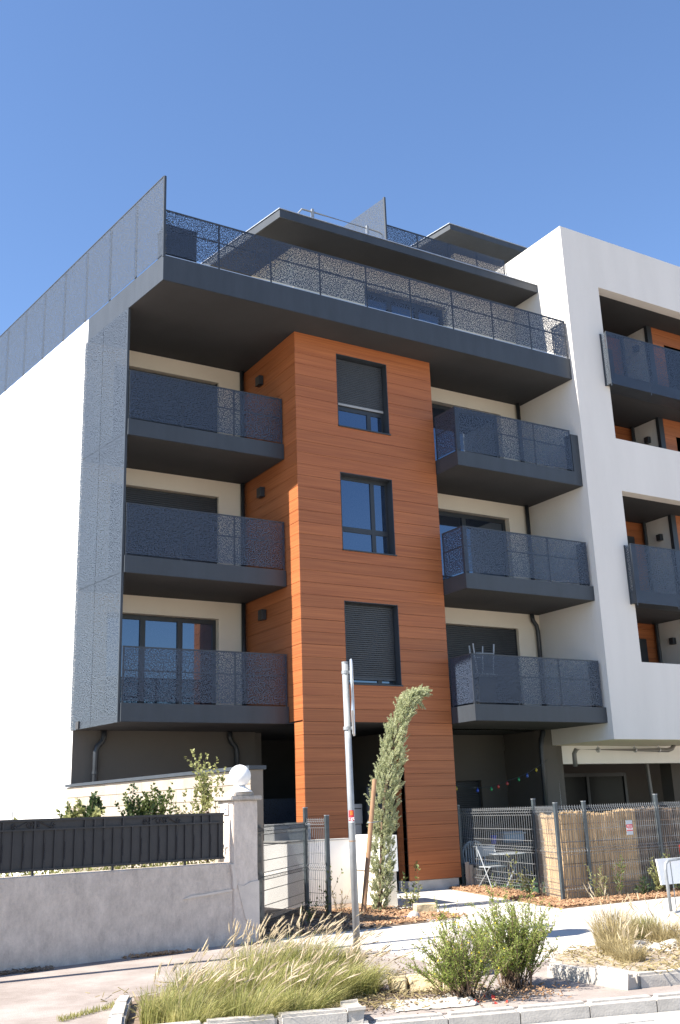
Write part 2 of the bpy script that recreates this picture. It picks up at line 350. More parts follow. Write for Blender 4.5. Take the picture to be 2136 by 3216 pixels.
# perforated railing built on a run of points
def railing(par, p, q, z0, z1, nseg, post=True, m=None, mid=True, thick=.004):
    p = Vector(p); q = Vector(q); d = (q-p)/nseg; dn = d.normalized()
    for i in range(nseg):
        a = p+d*i+dn*.004; b = p+d*(i+1)-dn*.004
        MB().slab(a, b, z0, z1, thick).build('perforated_panel', m or (M_perf if abs(d.x) > abs(d.y) else M_perfs), par)
    top = MB().slab(p, q, z1-.001, z1+.022, .035, -.002); top.build('top_rail', M_ant, par)
    if mid: MB().slab(p, q, (z0+z1)/2+.06, (z0+z1)/2+.085, .02, .008).build('mid_rail', M_ant, par)
    if post:
        for i in range(nseg+1):
            c = p+d*i+(dn*.02 if i == 0 else -dn*.02 if i == nseg else dn*0)
            MB().slab(c-dn*.018, c+dn*.018, z0-.06, z1-.003, .012, .0085).build('railing_post', M_ant, par)
# left balconies
def pillar_light(x, y0, y1, z0, z1, par, side=-1):
    o = MB().cbox(min(x, x+side*.11), max(x, x+side*.11), y0, y1, z0, z1, .006).build('wall_lamp', M_frame, par)
for i, z in enumerate(ZS):
    xl = X0(18.37)+.03
    b = MB().prism([(xl,18.37),(9.885,18.37),(9.885,YF-.003),(X0(YF)+.03,YF-.003)], z+.002, z+.12)
    b.prism([(xl,18.37),(9.885,18.37),(9.885,18.49),(xl-.01,18.49)], z+.12, z+.34)
    bo = b.build('balcony', M_ant, bld)
    MB().prism([(xl+.03,18.41),(9.87,18.41),(9.87,YF-.01),(X0(YF)+.06,YF-.01)], z-.004, z+.05).build('balcony_soffit', M_soffit, bo)
    railing(bo, (xl+.01,18.385), (9.87,18.385), z+.375, z+1.375, 3)
    lz = (5.59, 8.34, 11.02)[i]
    pillar_light(XT0-.012, 19.3, 19.5, lz-.02, lz+.2, bld)
# right balconies
for i, z in enumerate(ZS):
    xr = 13.545
    b = MB().prism([(xr,17.02),(XB-.004,17.02),(XB-.004,YFR-.003),(xr,YFR-.003)], z+.002, z+.12)
    b.box(xr, XB-.004, 17.02, 17.14, z+.12, z+.34).box(xr, xr+.12, 17.14, 17.9, z+.12, z+.34)
    if i == 2: b.box(17.07, XB-.004, 17.02, 17.25, z+.34, z+1.30)
    bo = b.build('balcony', M_ant, bld)
    MB().box(xr+.03, XB-.02, 17.05, YFR-.01, z-.004, z+.05).build('balcony_soffit', M_soffit, bo)
    e = 17.22 if i < 2 else 17.06
    railing(bo, (xr+.005,17.03), (e,17.03), z+.375, z+1.375, 3)
    railing(bo, (xr+.008,17.80), (xr+.008,17.04), z+.375, z+1.375, 1)
    if i < 2: railing(bo, (e,17.04), (e,17.35), z+.375, z+1.375, 1, mid=False)
# upstand gap pieces already dark; drainpipes
def pipe(pts, r, par, name='drainpipe', m=None, n=10):
    return MB().tube(pts, r, n).build(name, m or M_frame, par, True)
for x, y, zt in ((9.81, 20.26, ZT), ):
    for z0, z1 in ((3.45, 6.09), (6.45, 8.89), (9.2, ZT)):
        pipe([(x,y,z0),(x,y,z1)], .05, bld)
        MB().tube([(x,y,z0+1.0),(x,y,z0+1.05)], .06, 10).build('pipe_bracket', M_frame, bld)
for z0, z1 in ((3.45, 6.09), (6.45, 8.89), (9.2, ZT)):
    pts = [(17.14,18.88,z0),(17.14,18.88,z1)] if z1 > 7 else [(17.15,18.88,z0),(17.15,18.88,z1-.42),(17.12,18.88,z1-.28),(17.02,18.88,z1-.16),(17.0,18.88,z1)]
    pipe(pts, .055, bld)
    MB().tube([(17.14,18.88,z0+1.1),(17.14,18.88,z0+1.15)], .066, 10).build('pipe_bracket', M_frame, bld)
for xa in (6.55, 9.62):                                     # two ground floor downpipes with an offset under the ceiling
    s_ = 1 if xa < 8 else -1
    pipe([(xa+.16*s_,20.24,3.29),(xa+.16*s_,20.24,3.16),(xa+.13*s_,20.24,3.08),(xa+.03*s_,20.24,2.98),(xa,20.24,2.88),(xa,20.24,1.2)], .055, bld)
    MB().tube([(xa,20.24,2.45),(xa,20.24,2.5)], .066, 10).build('pipe_bracket', M_frame, bld)
pipe([(17.0,18.85,3.29),(17.0,18.85,3.18),(16.93,18.85,3.06),(16.9,18.85,2.9),(16.9,18.85,0)], .06, bld)
# left vertical perforated screen, six sheets with a folded front edge
def LP(y, dx=0): return (X0(y)+dx, y)
for z0, z1 in ((3.29,6.095),(6.105,8.925),(8.935,11.685)):
    for y0, y1 in ((18.44,19.525),(19.535,20.43)):
        MB().slab(LP(y0,-.012), LP(y1,-.012), z0, z1, .004).build('screen_sheet', M_perf2, bld)
MB().slab(LP(18.41,-.016), LP(18.445,-.016), 3.29, 11.685, .05, -.05).build('screen_edge', M_ant, bld)
# tall terrace screens along the left side
for i in range(26):
    y0 = 17.025+1.172*i
    MB().slab(LP(y0+.004,-.008), LP(y0+1.168,-.008), 12.25, 14.01, .004).build('screen_sheet', M_perf2, bld)
    MB().slab(LP(y0+1.15,.0), LP(y0+1.19,.0), 12.235, 13.99, .03, -.034).build('screen_post', M_ant, bld)
MB().slab(LP(17.0,-.01), LP(17.04,-.01), 12.2, 14.03, .05, -.05).build('screen_edge', M_ant, bld)
MB().slab(LP(17.04,-.012), LP(47.4,-.012), 14.01, 14.03, .03, -.022).build('top_rail', M_ant, bld)
# terrace railing
railing(bld, (6.56,17.02), (17.27,17.02), 12.29, 13.25, 9)
railing(bld, (17.27,17.03), (17.27,17.5), 12.29, 13.25, 1, mid=False)
MB().box(6.6, XB-.01, 17.03, 17.05, 12.234, 12.262).build('zinc_strip', M_zinc, bld)
# penthouse under the canopy
pw_ = wall_open(10.51, XB-.003, ZTT, 14.51, 18.9, .25, [(12.5,15.0,ZTT+.02,13.97)])
bpart(pw_, 'penthouse_wall', M_cream)
bpart(MB().prism([(10.505,18.9),(9.9,23),(10.15,23),(10.755,19.152)], ZTT, 14.51), 'penthouse_wall', M_cream)
french_window(12.5, 15.0, ZTT+.02, 13.97, 18.9, bld, 3)
CL = lambda y: 9.65-.19*(y-17.91)
bpart(MB().prism([(CL(17.91),17.91),(XB-.004,17.91),(XB-.004,23),(CL(23),23)], 14.512, 14.715), 'canopy', M_ant)
bpart(MB().prism([(CL(17.93)+.03,17.95),(XB-.02,17.95),(XB-.02,22.9),(CL(22.9)+.03,22.9)], 14.506, 14.6), 'canopy_soffit', M_soffit)
bpart(MB().prism([(CL(17.9)-.02,17.89),(XB-.004,17.89),(XB-.004,18.0),(CL(18.0)+.1,18.0)], 14.717, 14.737).prism([(CL(17.9)-.02,17.89),(CL(18.0)+.1,18.0),(CL(23)+.1,23),(CL(23)-.02,23)], 14.717, 14.737), 'canopy_flashing', M_zinc)
rr = MB().tube([(10.42,18.5,14.75),(10.44,18.5,15.15),(10.56,18.5,15.32),(10.9,18.5,15.33),(12.75,18.5,15.33),(12.85,18.5,15.28),(12.86,18.5,14.75)], .022, 8)
for x in (10.85, 12.4): rr.box(x-.03, x+.03, 18.47, 18.53, 14.73, 15.4)
bpart(rr, 'roof_guard_rail', M_galv)
# upper terrace above the penthouse
Y2 = 19.06
X2 = lambda y: 13.34-.1328*(y-Y2)
bpart(MB().prism([(X2(Y2),Y2),(XB-.004,Y2),(XB-.004,26),(X2(26),26)], 14.74, 15.0), 'upper_terrace_slab', M_ant)
for i in range(6):
    y0 = Y2+1.17*i
    MB().slab((X2(y0+.004),y0+.004), (X2(y0+1.166),y0+1.166), 15.02, 16.81, .004).build('screen_sheet', M_perf2, bld)
MB().slab((X2(Y2-.02)-.01,Y2-.02), (X2(Y2+.03)-.01,Y2+.03), 15.0, 16.83, .05, -.05).build('screen_edge', M_ant, bld)
railing(bld, (X2(Y2)+.02,Y2), (XB-.03,Y2), 15.04, 16.02, 4)
bpart(MB().prism([(16.3,20.1),(24,20.1),(24,26),(15.3,26)], 17.32, 17.49), 'upper_canopy', M_ant)
bpart(MB().prism([(16.27,20.08),(24,20.08),(24,20.18),(16.37,20.18)], 17.491, 17.51).prism([(16.27,20.08),(16.37,20.18),(15.37,26),(15.27,26)], 17.491, 17.51), 'canopy_flashing', M_zinc)
r2 = MB().tube([(17.0,20.6,17.5),(17.05,20.6,17.8),(17.2,20.6,17.86),(23,20.6,17.86)], .022, 8)
for x in (17.9, 20.9): r2.box(x-.03, x+.03, 20.57, 20.63, 17.5, 17.92)
bpart(r2, 'roof_guard_rail', M_galv)
bpart(MB().box(17.2, 24, 21.1, 21.3, 15.0, 17.319), 'penthouse_wall', M_cream)

# wood tower: backing walls, then every plank
WIN = [(10.95,12.29,9.66,11.38), (10.95,12.29,6.87,8.60), (10.94,12.28,4.06,5.78)]
OPN = (10.85, 12.24, 0, 3.29)
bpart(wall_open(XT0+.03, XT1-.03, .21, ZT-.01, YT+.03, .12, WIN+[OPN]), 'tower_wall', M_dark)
bpart(MB().box(XT0+.03, XT0+.15, YT+.15, YF-.01, 3.32, ZT-.01), 'tower_wall', M_dark)
bpart(MB().box(XT1-.15, XT1-.03, YT+.15, YFR, 3.32, ZT-.01), 'tower_wall', M_dark)
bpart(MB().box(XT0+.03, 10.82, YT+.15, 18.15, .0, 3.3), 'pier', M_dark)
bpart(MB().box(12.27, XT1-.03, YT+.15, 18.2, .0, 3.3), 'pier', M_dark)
bpart(MB().box(12.22, XT1-.06, YT+.02, 18.19, 0, .205), 'plinth', M_conc)
joints = [.21]+[.50+.2548*k for k in range(0, 44)]+[ZT-.003]
holes = WIN+[OPN]
def plank_front(x0, x1, z0, z1):
    hs = [h for h in holes if h[2] < z1-.001 and h[3] > z0+.001]
    if not hs:
        MB().cbox(x0, x1, YT, YT+.028, z0, z1, .0025).build('cladding_plank', M_wood, bld); return
    h = hs[0]; lo = max(z0, h[2]-.0); hi = min(z1, h[3])
    if lo <= z0+.03 and hi >= z1-.03:
        MB().cbox(x0, h[0]-.002, YT, YT+.028, z0, z1, .0025).build('cladding_plank', M_wood, bld)
        MB().cbox(h[1]+.002, x1, YT, YT+.028, z0, z1, .0025).build('cladding_plank', M_wood, bld)
    else:
        mb = MB().box(x0, h[0]-.002, YT, YT+.028, z0, z1).box(h[1]+.002, x1, YT, YT+.028, z0, z1)
        if hi < z1: mb.box(h[0]-.002, h[1]+.002, YT, YT+.028, hi, z1)
        else: mb.box(h[0]-.002, h[1]+.002, YT, YT+.028, z0, lo)
        mb.build('cladding_plank', M_wood, bld)
for k in range(len(joints)-1):
    g = .009 if (k-7) % 11 == 0 or k in (12, 20, 23) else .0058
    z0, z1 = joints[k]+g/2, joints[k+1]-.0012
    plank_front(XT0+.004, XT1, z0, z1)
    if z1 > 3.4: MB().cbox(XT0, XT0+.026, YT+.004, YF-.005, max(z0,3.33), z1, .0025).build('cladding_plank', M_wood, bld)
    else: MB().cbox(XT0, XT0+.026, YT+.004, 18.18, z0, z1, .0025).build('cladding_plank', M_wood, bld)
    if z1 < 3.34: MB().cbox(12.24, 12.266, YT+.032, 18.19, z0, min(z1,3.28), .0025).build('cladding_plank', M_wood, bld)
    if z1 > 3.4: MB().cbox(XT1-.026, XT1-.002, YT+.032, YFR-.005, max(z0,3.33), z1, .0025).build('cladding_plank', M_wood, bld)
for j, (x0, x1, z0, z1) in enumerate(WIN):
    d = .26
    w = MB().box(x0, x0+.012, YT-.004, YT+d, z0, z1).box(x1-.012, x1, YT-.004, YT+d, z0, z1).box(x0+.012, x1-.012, YT-.004, YT+d, z1-.012, z1)
    w.box(x0-.005, x1+.02, YT-.035, YT+d, z0-.012, z0+.012)
    wo = w.build('window', M_ant, bld)
    fy = YT+d-.06; a0, a1, b0, b1 = x0+.012, x1-.012, z0+.012, z1-.012
    xm = x0+.93; zm = z0+.52
    f = MB().box(a0, a1, fy, fy+.05, b0, b0+.06).box(a0, a1, fy, fy+.05, b1-.08, b1).box(a0, a0+.06, fy, fy+.05, b0+.06, b1-.08).box(a1-.06, a1, fy, fy+.05, b0+.06, b1-.08)
    f.box(xm-.05, xm+.05, fy-.003, fy+.047, b0+.06, b1-.08).box(a0+.06, xm-.05, fy-.002, fy+.048, zm-.05, zm+.06).box(xm+.05, a1-.06, fy-.002, fy+.048, zm-.05, zm+.06)
    f.build('frame', M_frame, wo)
    for q0, q1 in ((a0+.04, xm-.03), (xm+.03, a1-.04)):
        for s0, s1 in ((b0+.04, zm-.03), (zm+.04, b1-.06)):
            MB().box(q0, q1, fy+.02, fy+.032, s0, s1).build('pane', M_glass, wo)
    if j != 1:
        zz = z0+.62 if j == 0 else z0+.17
        o = slats(a0+.02, a1-.02, zz, b1-.03, fy-.03, .042).build('roller_shutter', M_shut, wo); o['kind'] = 'stuff'
        MB().box(a0+.02, a1-.02, fy-.042, fy-.025, zz-.05, zz).build('shutter_bottom_bar', M_box if j == 0 else M_shut, wo)
# entrance items inside the tower passage
MB().box(10.4, 12.2, 21.0, 21.02, 1.1, 1.9).build('perforated_gate', M_perf, bld)
MB().cbox(11.62, 12.23, 18.30, 18.36, .02, 2.05, .01).build('entrance_door', M_frame, bld)
MB().box(11.66, 11.69, 18.24, 18.30, .95, 1.15).build('door_handle', M_zinc, bld)

# ------------------------------------------------------------------ white block on the right
blk = thing('apartment_block', 'white rendered apartment block with recessed two storey loggias on the right', 'building')
YB = 16.88; ZB0, ZB1 = 2.93, 15.94; XE = 34
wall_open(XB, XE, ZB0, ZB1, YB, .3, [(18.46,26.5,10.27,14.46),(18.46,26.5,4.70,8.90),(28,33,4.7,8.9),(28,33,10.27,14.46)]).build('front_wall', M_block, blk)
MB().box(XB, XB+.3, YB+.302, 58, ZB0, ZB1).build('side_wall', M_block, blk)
MB().box(XB+.3, XE, YB+.31, 58, ZB1-.35, ZB1-.1).build('roof_slab', M_conc, blk)
MB().box(XB+.05, XE, YB+.03, 19.0, ZB0-.003, ZB0+.2).build('soffit', M_cream, blk)
for z in (ZB0+.202, 6.10, 8.9, 11.69, 14.46):
    t = .28 if z < 14 else .9
    o = MB().box(XB+.302, XE, YB+.302, 26, z+.001, z+t).build('floor_slab', M_soffit, blk)
for zc, zf in ((14.46,11.97),(11.69,9.18),(8.9,6.38),(6.10,3.41)):
    # loggia back: rear timber wall, pale side partition, front timber wall
    for nm, x0, x1, y in (('loggia_wall', 18.1, 21.38, 18.9), ('loggia_wall', 21.38, XE-.1, 17.9)):
        MB().box(x0, x1, y+.03, y+.15, zf, zc).build(nm, M_dark, blk)
        n = int((zc-zf)/.255)
        for k in range(n+1):
            a = zf+.255*k; b = min(zc, a+.249)
            if b-a < .05: continue
            if y > 18:
                MB().box(x0, x1, y, y+.026, a, b).build('cladding_plank', M_wood, blk)
            else:
                w0, w1 = 21.95, 24.3
                if b < zc-.35:
                    MB().box(x0+.12, w0, y, y+.026, a, b).build('cladding_plank', M_wood, blk); MB().box(w1, x1, y, y+.026, a, b).build('cladding_plank', M_wood, blk)
                else: MB().box(x0+.12, x1, y, y+.026, a, b).build('cladding_plank', M_wood, blk)
    MB().box(21.34, 21.46, 17.99, 18.898, zf, zc-.001).build('partition', M_block, blk)
    MB().box(21.30, 21.48, 17.88, 17.985, zf, zc-.001).build('corner_post', M_frame, blk)
    MB().box(21.95, 24.3, 17.93, 17.99, zf, zc-.42).build('window', M_glass, blk)
    MB().box(19.6, 20.9, 18.86, 18.895, zf, zc-.42).build('french_window', M_frame, blk)
    MB().tube([(21.25,18.78,zf),(21.25,18.78,zc)], .05, 8).build('drainpipe', M_frame, blk)
    MB().cbox(21.22, 21.338, 18.25, 18.40, zc-.62, zc-.45, .006).build('wall_lamp', M_frame, blk)
for z0, z1 in ((11.66,13.06),(6.07,7.48)):
    b = MB().box(18.33, 26.4, 16.70, YB+.30, z0+.0, z0+.3)
    bo = b.build('balcony', M_ant, blk)
    railing(bo, (18.31,16.665), (24.0,16.665), z0-.01, z1, 4, mid=False)
    MB().slab((18.315,YB-.002), (18.315,16.67), z0-.01, z1, .004).build('perforated_panel', M_perf2, bo)
    MB().box(18.30, 18.34, YB-.03, YB-.003, z0-.015, z1+.02).build('railing_post', M_ant, bo)
# ground floor of the block
MB().box(17.0, 17.42, 18.90, 19.2, 0, 3.296).build('column', M_taupe, blk)
MB().box(17.422, 17.66, 18.97, 19.25, 0, 2.92).build('column', M_taupe, blk)
MB().tube([(17.43,18.94,2.9),(17.46,18.94,.1)], .014, 6).build('conduit', M_whp, blk)
MB().box(17.66, XE, 18.97, 19.25, 2.50, 2.925).build('beam', M_white, blk)
MB().tube([(17.72,18.62,2.42),(17.72,18.62,2.72),(17.78,18.62,2.80),(17.9,18.62,2.82),(20.95,18.62,2.80),(21.1,18.62,2.84),(21.2,18.62,2.94)], .055, 10).build('drainpipe', M_pipe, blk, True)
for x in (18.5, 19.75, 20.6): MB().tube([(x,18.62,2.81),(x+.03,18.62,2.81)], .068, 10).tube([(x+.015,18.62,2.85),(x+.015,18.62,2.93)], .01, 6).build('pipe_bracket', M_zinc, blk)
MB().box(17.66, 32, 24.6, 24.8, 0, 3.3).build('garage_wall', M_taupe, blk)
MB().box(31.8, 32, 19.3, 24.6, 0, 3.3).build('garage_wall', M_taupe, blk)
MB().box(17.3, 17.5, 20.76, 24.6, 0, 3.3).build('garage_wall', M_taupe, blk)
MB().box(17.5, 32, 19.26, 24.6, 2.93, 3.1).build('garage_ceiling', M_soffit, blk)
gw = MB()
for x in (18.0, 20.2, 21.7, 23.2): gw.box(x, x+.1, 22.4, 22.5, 0, 2.4)
gw.box(18.1, 23.2, 22.402, 22.498, 2.3, 2.4); gwo = gw.build('glazed_screen', M_frame, blk)
for x0, x1 in ((18.1,20.2),(20.3,21.7),(21.8,23.2)): MB().box(x0, x1, 22.44, 22.455, 0, 2.3).build('pane', M_dglass, gwo)
MB().box(23.1, 23.5, 20.5, 20.9, 0, 2.93).build('column', M_taupe, blk)
MB().tube([(21.6,20.0,2.92),(21.75,20.0,0)], .05, 8).build('drainpipe', M_pipe, blk)

# ------------------------------------------------------------------ old garden wall, pillar, ball
P0 = Vector((3.04,12.45)); DW = Vector((.99, .1415)).normalized(); NW = Vector((-DW.y, DW.x))
def W(s, off): p = P0+DW*s+NW*off; return (p.x, p.y)
def wbox(mb, s0, s1, o0, o1, z0, z1): return mb.prism([W(s0,o0),W(s1,o0),W(s1,o1),W(s0,o1)], z0, z1)
gwl = thing('garden_wall', 'low weathered grey rendered garden wall with taller end pillar', 'wall')
def rough_wall(s0, s1, o0, o1, z0, z1, res, amp, name, m, par):
    bm = bmesh.new(); bmesh.ops.create_cube(bm, size=1)
    for v in bm.verts: v.co = ((s0 if v.co.x < 0 else s1), (o0 if v.co.y < 0 else o1), (z0 if v.co.z < 0 else z1))
    bmesh.ops.bevel(bm, geom=bm.edges[:], offset=.012, segments=2, affect='EDGES')
    bmesh.ops.subdivide_edges(bm, edges=[e for e in bm.edges if e.calc_length() > res*1.5], cuts=int(max(1, (z1-z0)/res)), use_grid_fill=True)
    from mathutils import noise
    for v in bm.verts:
        d = noise.noise_vector(v.co*3.1)*amp+noise.noise_vector(v.co*14)*amp*.5
        s, o = v.co.x+d.x, v.co.y+d.y; p = W(s, o); v.co = (p[0], p[1], v.co.z+(d.z*.6 if v.co.z > .05 else 0))
    return MB().bm(bm).build(name, m, par)
rough_wall(-3.2, 3.05, 0, .2, -.02, 1.0, .12, .006, 'wall_base', M_oldwall, gwl)
rough_wall(3.04, 3.435, -.02, .36, -.02, 1.78, .1, .006, 'pillar', M_pillar, gwl)
rough_wall(2.99, 3.49, -.06, .40, 1.775, 1.835, .1, .004, 'pillar_cap', M_cap, gwl)
rough_wall(3.09, 3.41, .02, .32, 1.83, 1.885, .1, .004, 'upper_cap', M_cap, gwl)
bc = W(3.265, .15)
prof = [(.17,1.885),(.16,1.90),(.10,1.94),(.075,1.96),(.07,1.975)]+[(.148*math.sin(t), 2.10-.148*math.cos(t)) for t in [R(28+ i*12.6) for i in range(12)]]+[(.004,2.249)]
MB().lathe(prof, bc[0], bc[1], 28).build('ball_finial', M_ball, gwl, True)
def wpoly(pts, off, th, name, m, par):
    vs = []
    for o in (off, off+th):
        for s, z in pts: p = W(s, o); vs.append((p[0], p[1], z))
    n = len(pts)
    return MB().add(vs, [tuple(range(n)), tuple(range(2*n-1, n-1, -1))]+[(i, n+i, n+(i+1)%n, (i+1)%n) for i in range(n)]).build(name, m, par)
wpoly([(3.10,.72),(3.16,.50),(3.22,.30),(3.30,.20),(3.44,.14),(3.44,.75),(3.3,.74),(3.2,.70)], -.032, .014, 'plaster_patch', M_patch, gwl)
wpoly([(2.30,.60),(2.42,.635),(2.62,.64),(2.85,.66),(3.03,.67),(3.035,.645),(2.85,.63),(2.6,.615),(2.40,.60)], -.014, .014, 'plaster_ridge', M_patch, gwl)
wpoly([(3.0,.98),(3.05,.97),(3.07,.85),(3.10,.72),(3.07,.66),(3.035,.67),(3.03,.82)], -.03, .03, 'plaster_ridge', M_patch, gwl)
# enamel house number on the sunlit left cheek of the pillar
pl = MB(); c0 = W(3.026, .10); c1 = W(3.026, .20)
pl.prism([W(3.022,.08),W(3.030,.08),W(3.030,.20),W(3.022,.20)], 1.60, 1.74); plo = pl.build('house_number_plate', M_whp, gwl)
def ring_tube(cs, ss, zc, rx, rz, off_axis):
    pts = []
    for k in range(17):
        a = 2*math.pi*k/16; p = W(ss, off_axis+rx*math.cos(a)); pts.append((p[0], p[1], zc+rz*math.sin(a)))
    return pts
for zc in (1.645, 1.695): MB().tube(ring_tube(0, 3.020, zc, .020, .024, .14), .005, 5, False).build('digit', M_bluep, plo)

# black iron fence on the wall
fen = thing('iron_fence', 'black sheet metal fence with scrolled ironwork on top of old garden wall', 'fence')
SL, SR = -3.0, 2.955
wbox(MB(), SL, SR, .085, .089, 1.045, 1.605).build('back_sheet', M_iron, fen)
wbox(MB(), SL, SR, .062, .0845, 1.60, 1.628).build('top_rail', M_iron, fen)
wbox(MB(), SL, SR, .060, .0845, 1.495, 1.513).build('middle_rail', M_iron, fen)
wbox(MB(), SL, SR, .060, .0845, 1.052, 1.072).build('bottom_rail', M_iron, fen)
proto = None; protot = None
for i in range(-24, 23):
    s = .0905+.1267*i
    if s > 2.93: continue
    p = W(s, .073); tw = i % 2 == 1
    if tw:
        if protot is None:
            mb = MB(); pts = []
            for k in range(41):
                z = 1.072+.423*k/40; t = min(1, max(0, (z-1.16)/.2)); tt = t*R(900)
                pts.append(z)
                c, s_ = math.cos(tt)*.0095, math.sin(tt)*.0095
                b = len(mb.v); mb.v += [(c,s_,z),(-s_,c,z),(-c,-s_,z),(s_,-c,z)]
                if k: mb.f += [(b-4+q, b-4+(q+1)%4, b+(q+1)%4, b+q) for q in range(4)]
            protot = mb.build('twisted_bar', M_iron, fen); protot.location = (p[0], p[1], 0)
        else: part(protot, 'twisted_bar', fen, (p[0], p[1], 0))
    else:
        if proto is None:
            proto = MB().box(-.007,.007,-.007,.007,1.072,1.495).build('bar', M_iron, fen); proto.location = (p[0], p[1], 0)
        else: part(proto, 'bar', fen, (p[0], p[1], 0))
    if i % 6 == 2 or i % 12 in (7, 9, 11): 
        wbox(MB(), s-.011, s+.011, .066, .084, 1.513, 1.60).build('short_bar', M_iron, fen)
    if i % 8 == 2: wbox(MB(), s-.012, s+.012, .07, .10, .98, 1.052).build('foot', M_iron, fen)
def scroll(cs):
    for sg in (-1, 1):
        pts = []
        for k in range(30):
            a = k/29*2.2*2*math.pi*.8; r = .040*(1-.72*k/29)
            pts.append((cs+sg*(.045+0)+sg*r*math.cos(a+math.pi), 1.555+r*math.sin(a)*.9))
        MB().tube([(*W(s, .073), z) for s, z in pts], .0065, 5).build('scroll', M_iron, fen)
        pts = [(cs+sg*.06, 1.598), (cs+sg*.14, 1.562), (cs+sg*.22, 1.525)]
        for k in range(24):
            a = k/23*1.6*2*math.pi*.8; r = .032*(1-.7*k/23)
            pts.append((cs+sg*(.235+r*math.sin(a)), 1.552-r*math.cos(a)))
        MB().tube([(*W(s, .073), z) for s, z in pts], .0065, 5).build('scroll', M_iron, fen)
scroll(2.03); scroll(.33); scroll(-1.37)

# cream block wall along the plot boundary
bw = thing('block_wall', 'sunlit cream concrete block wall with grey coping behind the iron fence', 'wall')
A_, B_ = Vector((6.66,13.55)), Vector((6.03,20.3)); dd = (B_-A_); LN = dd.length; dd.normalize(); nn = Vector((-dd.y, dd.x))   # nn points to the left (-x)
def bwp(s, o): p = A_+dd*s+nn*o; return (p.x, p.y)
MB().prism([bwp(0,-.2),bwp(LN,-.2),bwp(LN,0),bwp(0,0)], 0, 2.205).build('wall_core', M_mortar, bw)
MB().prism([bwp(-.03,-.24),bwp(LN,-.24),bwp(LN,.05),bwp(-.03,.05)], 2.21, 2.262).build('coping', M_ant, bw)
for r_ in range(11):
    z = .012+.2*r_; s = -.25 if r_ % 2 else 0
    while s < LN:
        a, b = max(0.002, s), min(LN, s+.492)
        if b-a > .08 and z > .75: MB().prism([bwp(a,0),bwp(b,0),bwp(b,.010+random.uniform(0,.004)),bwp(a,.010)], z, z+.19).build('block', M_blockw, bw)
        s += .5

# ------------------------------------------------------------------ low walls and cabinets by the entrance
lw = thing('low_wall', 'low white rendered wall across the entrance beside the wood tower', 'wall')
MB().prism([(8.88,16.67),(10.2,16.67),(10.2,16.9),(9.08,16.9),(8.45,21.0),(8.22,21.0)], 0, 1.09).build('wall', M_white, lw)
MB().prism([(8.86,16.65),(10.22,16.65),(10.22,16.92),(9.10,16.92),(8.47,21.0),(8.20,21.0)], 1.092, 1.115).build('coping', M_conc, lw)
pwl = thing('meter_wall', 'white meter housing wall standing between cypress and low wall', 'wall')
MB().prism([(10.02,15.35),(10.24,15.30),(10.50,16.6),(10.26,16.64)], 0, .58).build('base', M_cream, pwl)
MB().prism([(9.99,15.33),(10.26,15.27),(10.52,16.6),(10.23,16.64)], .582, 1.17).build('housing', M_wp, pwl)
cb = thing('metal_cabinet', 'grey metal cabinet behind the low wall against the wood tower', 'cabinet')
MB().cbox(8.95, 9.72, 17.3, 17.7, 0, 1.40, .01).build('body', M_box, cb)
MB().box(9.30, 9.305, 17.296, 17.30, .1, 1.36).build('door_gap', M_frame, cb)
mbx = thing('mailbox', 'pale grey mailbox unit in the dark passage of the tower', 'mailbox')
MB().cbox(11.30, 11.62, 18.5, 18.8, 1.33, 1.72, .008).build('upper_box', M_box, mbx)
MB().cbox(11.42, 11.60, 18.52, 18.78, 0, 1.325, .008).build('stand', M_box, mbx)
fl = MB().box(11.33, 11.59, 18.494, 18.4995, 1.62, 1.64); fl.build('slot', M_frame, mbx)

# ------------------------------------------------------------------ welded mesh fences
def mesh_panel(p, q, z0, z1, par, folds, pitch=.052, m=None, r=.0027):
    p = Vector(p); q = Vector(q); d = q-p; L = d.length; d.normalize(); n = Vector((d.y, -d.x))
    zs = [z0]
    for f in folds: zs += [f-.05, f, f+.05]
    zs = sorted(zs+[z1]); off = {f: .035 for f in folds}
    mb = MB(); k = int(L/pitch)
    for i in range(k+1):
        c = p+d*(i*L/k); b0 = len(mb.v)
        for z in zs:
            o = off.get(z, 0); cc = c+n*o
            for a, b in ((-r,-r),(r,-r),(r,r),(-r,r)):
                x = cc+d*a+n*b; mb.v.append((x.x, x.y, z))
        for j in range(len(zs)-1):
            mb.f += [(b0+4*j+a, b0+4*j+(a+1)%4, b0+4*j+4+(a+1)%4, b0+4*j+4+a) for a in range(4)]
    hz = []
    for f in folds: hz += [f-.05, f+.05, f]
    zz = z0+.1
    while zz < z1-.03:
        if all(abs(zz-h) > .09 for h in hz): hz.append(zz)
        zz += .2
    hz.append(z1-.025)
    for h in hz:
        o = off.get(h, 0); a = p+n*(o-r*2); b = q+n*(o-r*2)
        mb.slab(a, b, h-r*1.2, h+r*1.2, r*2)
    o = mb.build('mesh_panel', m or M_mesh, par); o['kind'] = 'stuff'; return o
def fpost(x, y, h, par, m=None):
    o = MB().box(x-.03, x+.03, y-.025, y+.025, 0, h).build('fence_post', m or M_post, par)
    MB().box(x-.033, x+.033, y-.028, y+.028, h, h+.012).build('post_cap', M_galv, o)
fa = thing('mesh_fence', 'dark welded mesh fence between grey pillar and entrance low wall', 'fence')
fpost(8.50, 15.30, 1.66, fa); fpost(8.53, 14.66, 1.53, fa)
mesh_panel((6.62,13.35), (8.47,15.28), .06, 1.45, fa, (.18, .75, 1.36), m=M_post, r=.0038)
mesh_panel((8.505,15.26), (8.53,14.70), .06, 1.50, fa, (.18, .75, 1.40), m=M_mesh)
fb = thing('mesh_fence', 'grey welded mesh fence standing on top of the far low wall', 'fence')
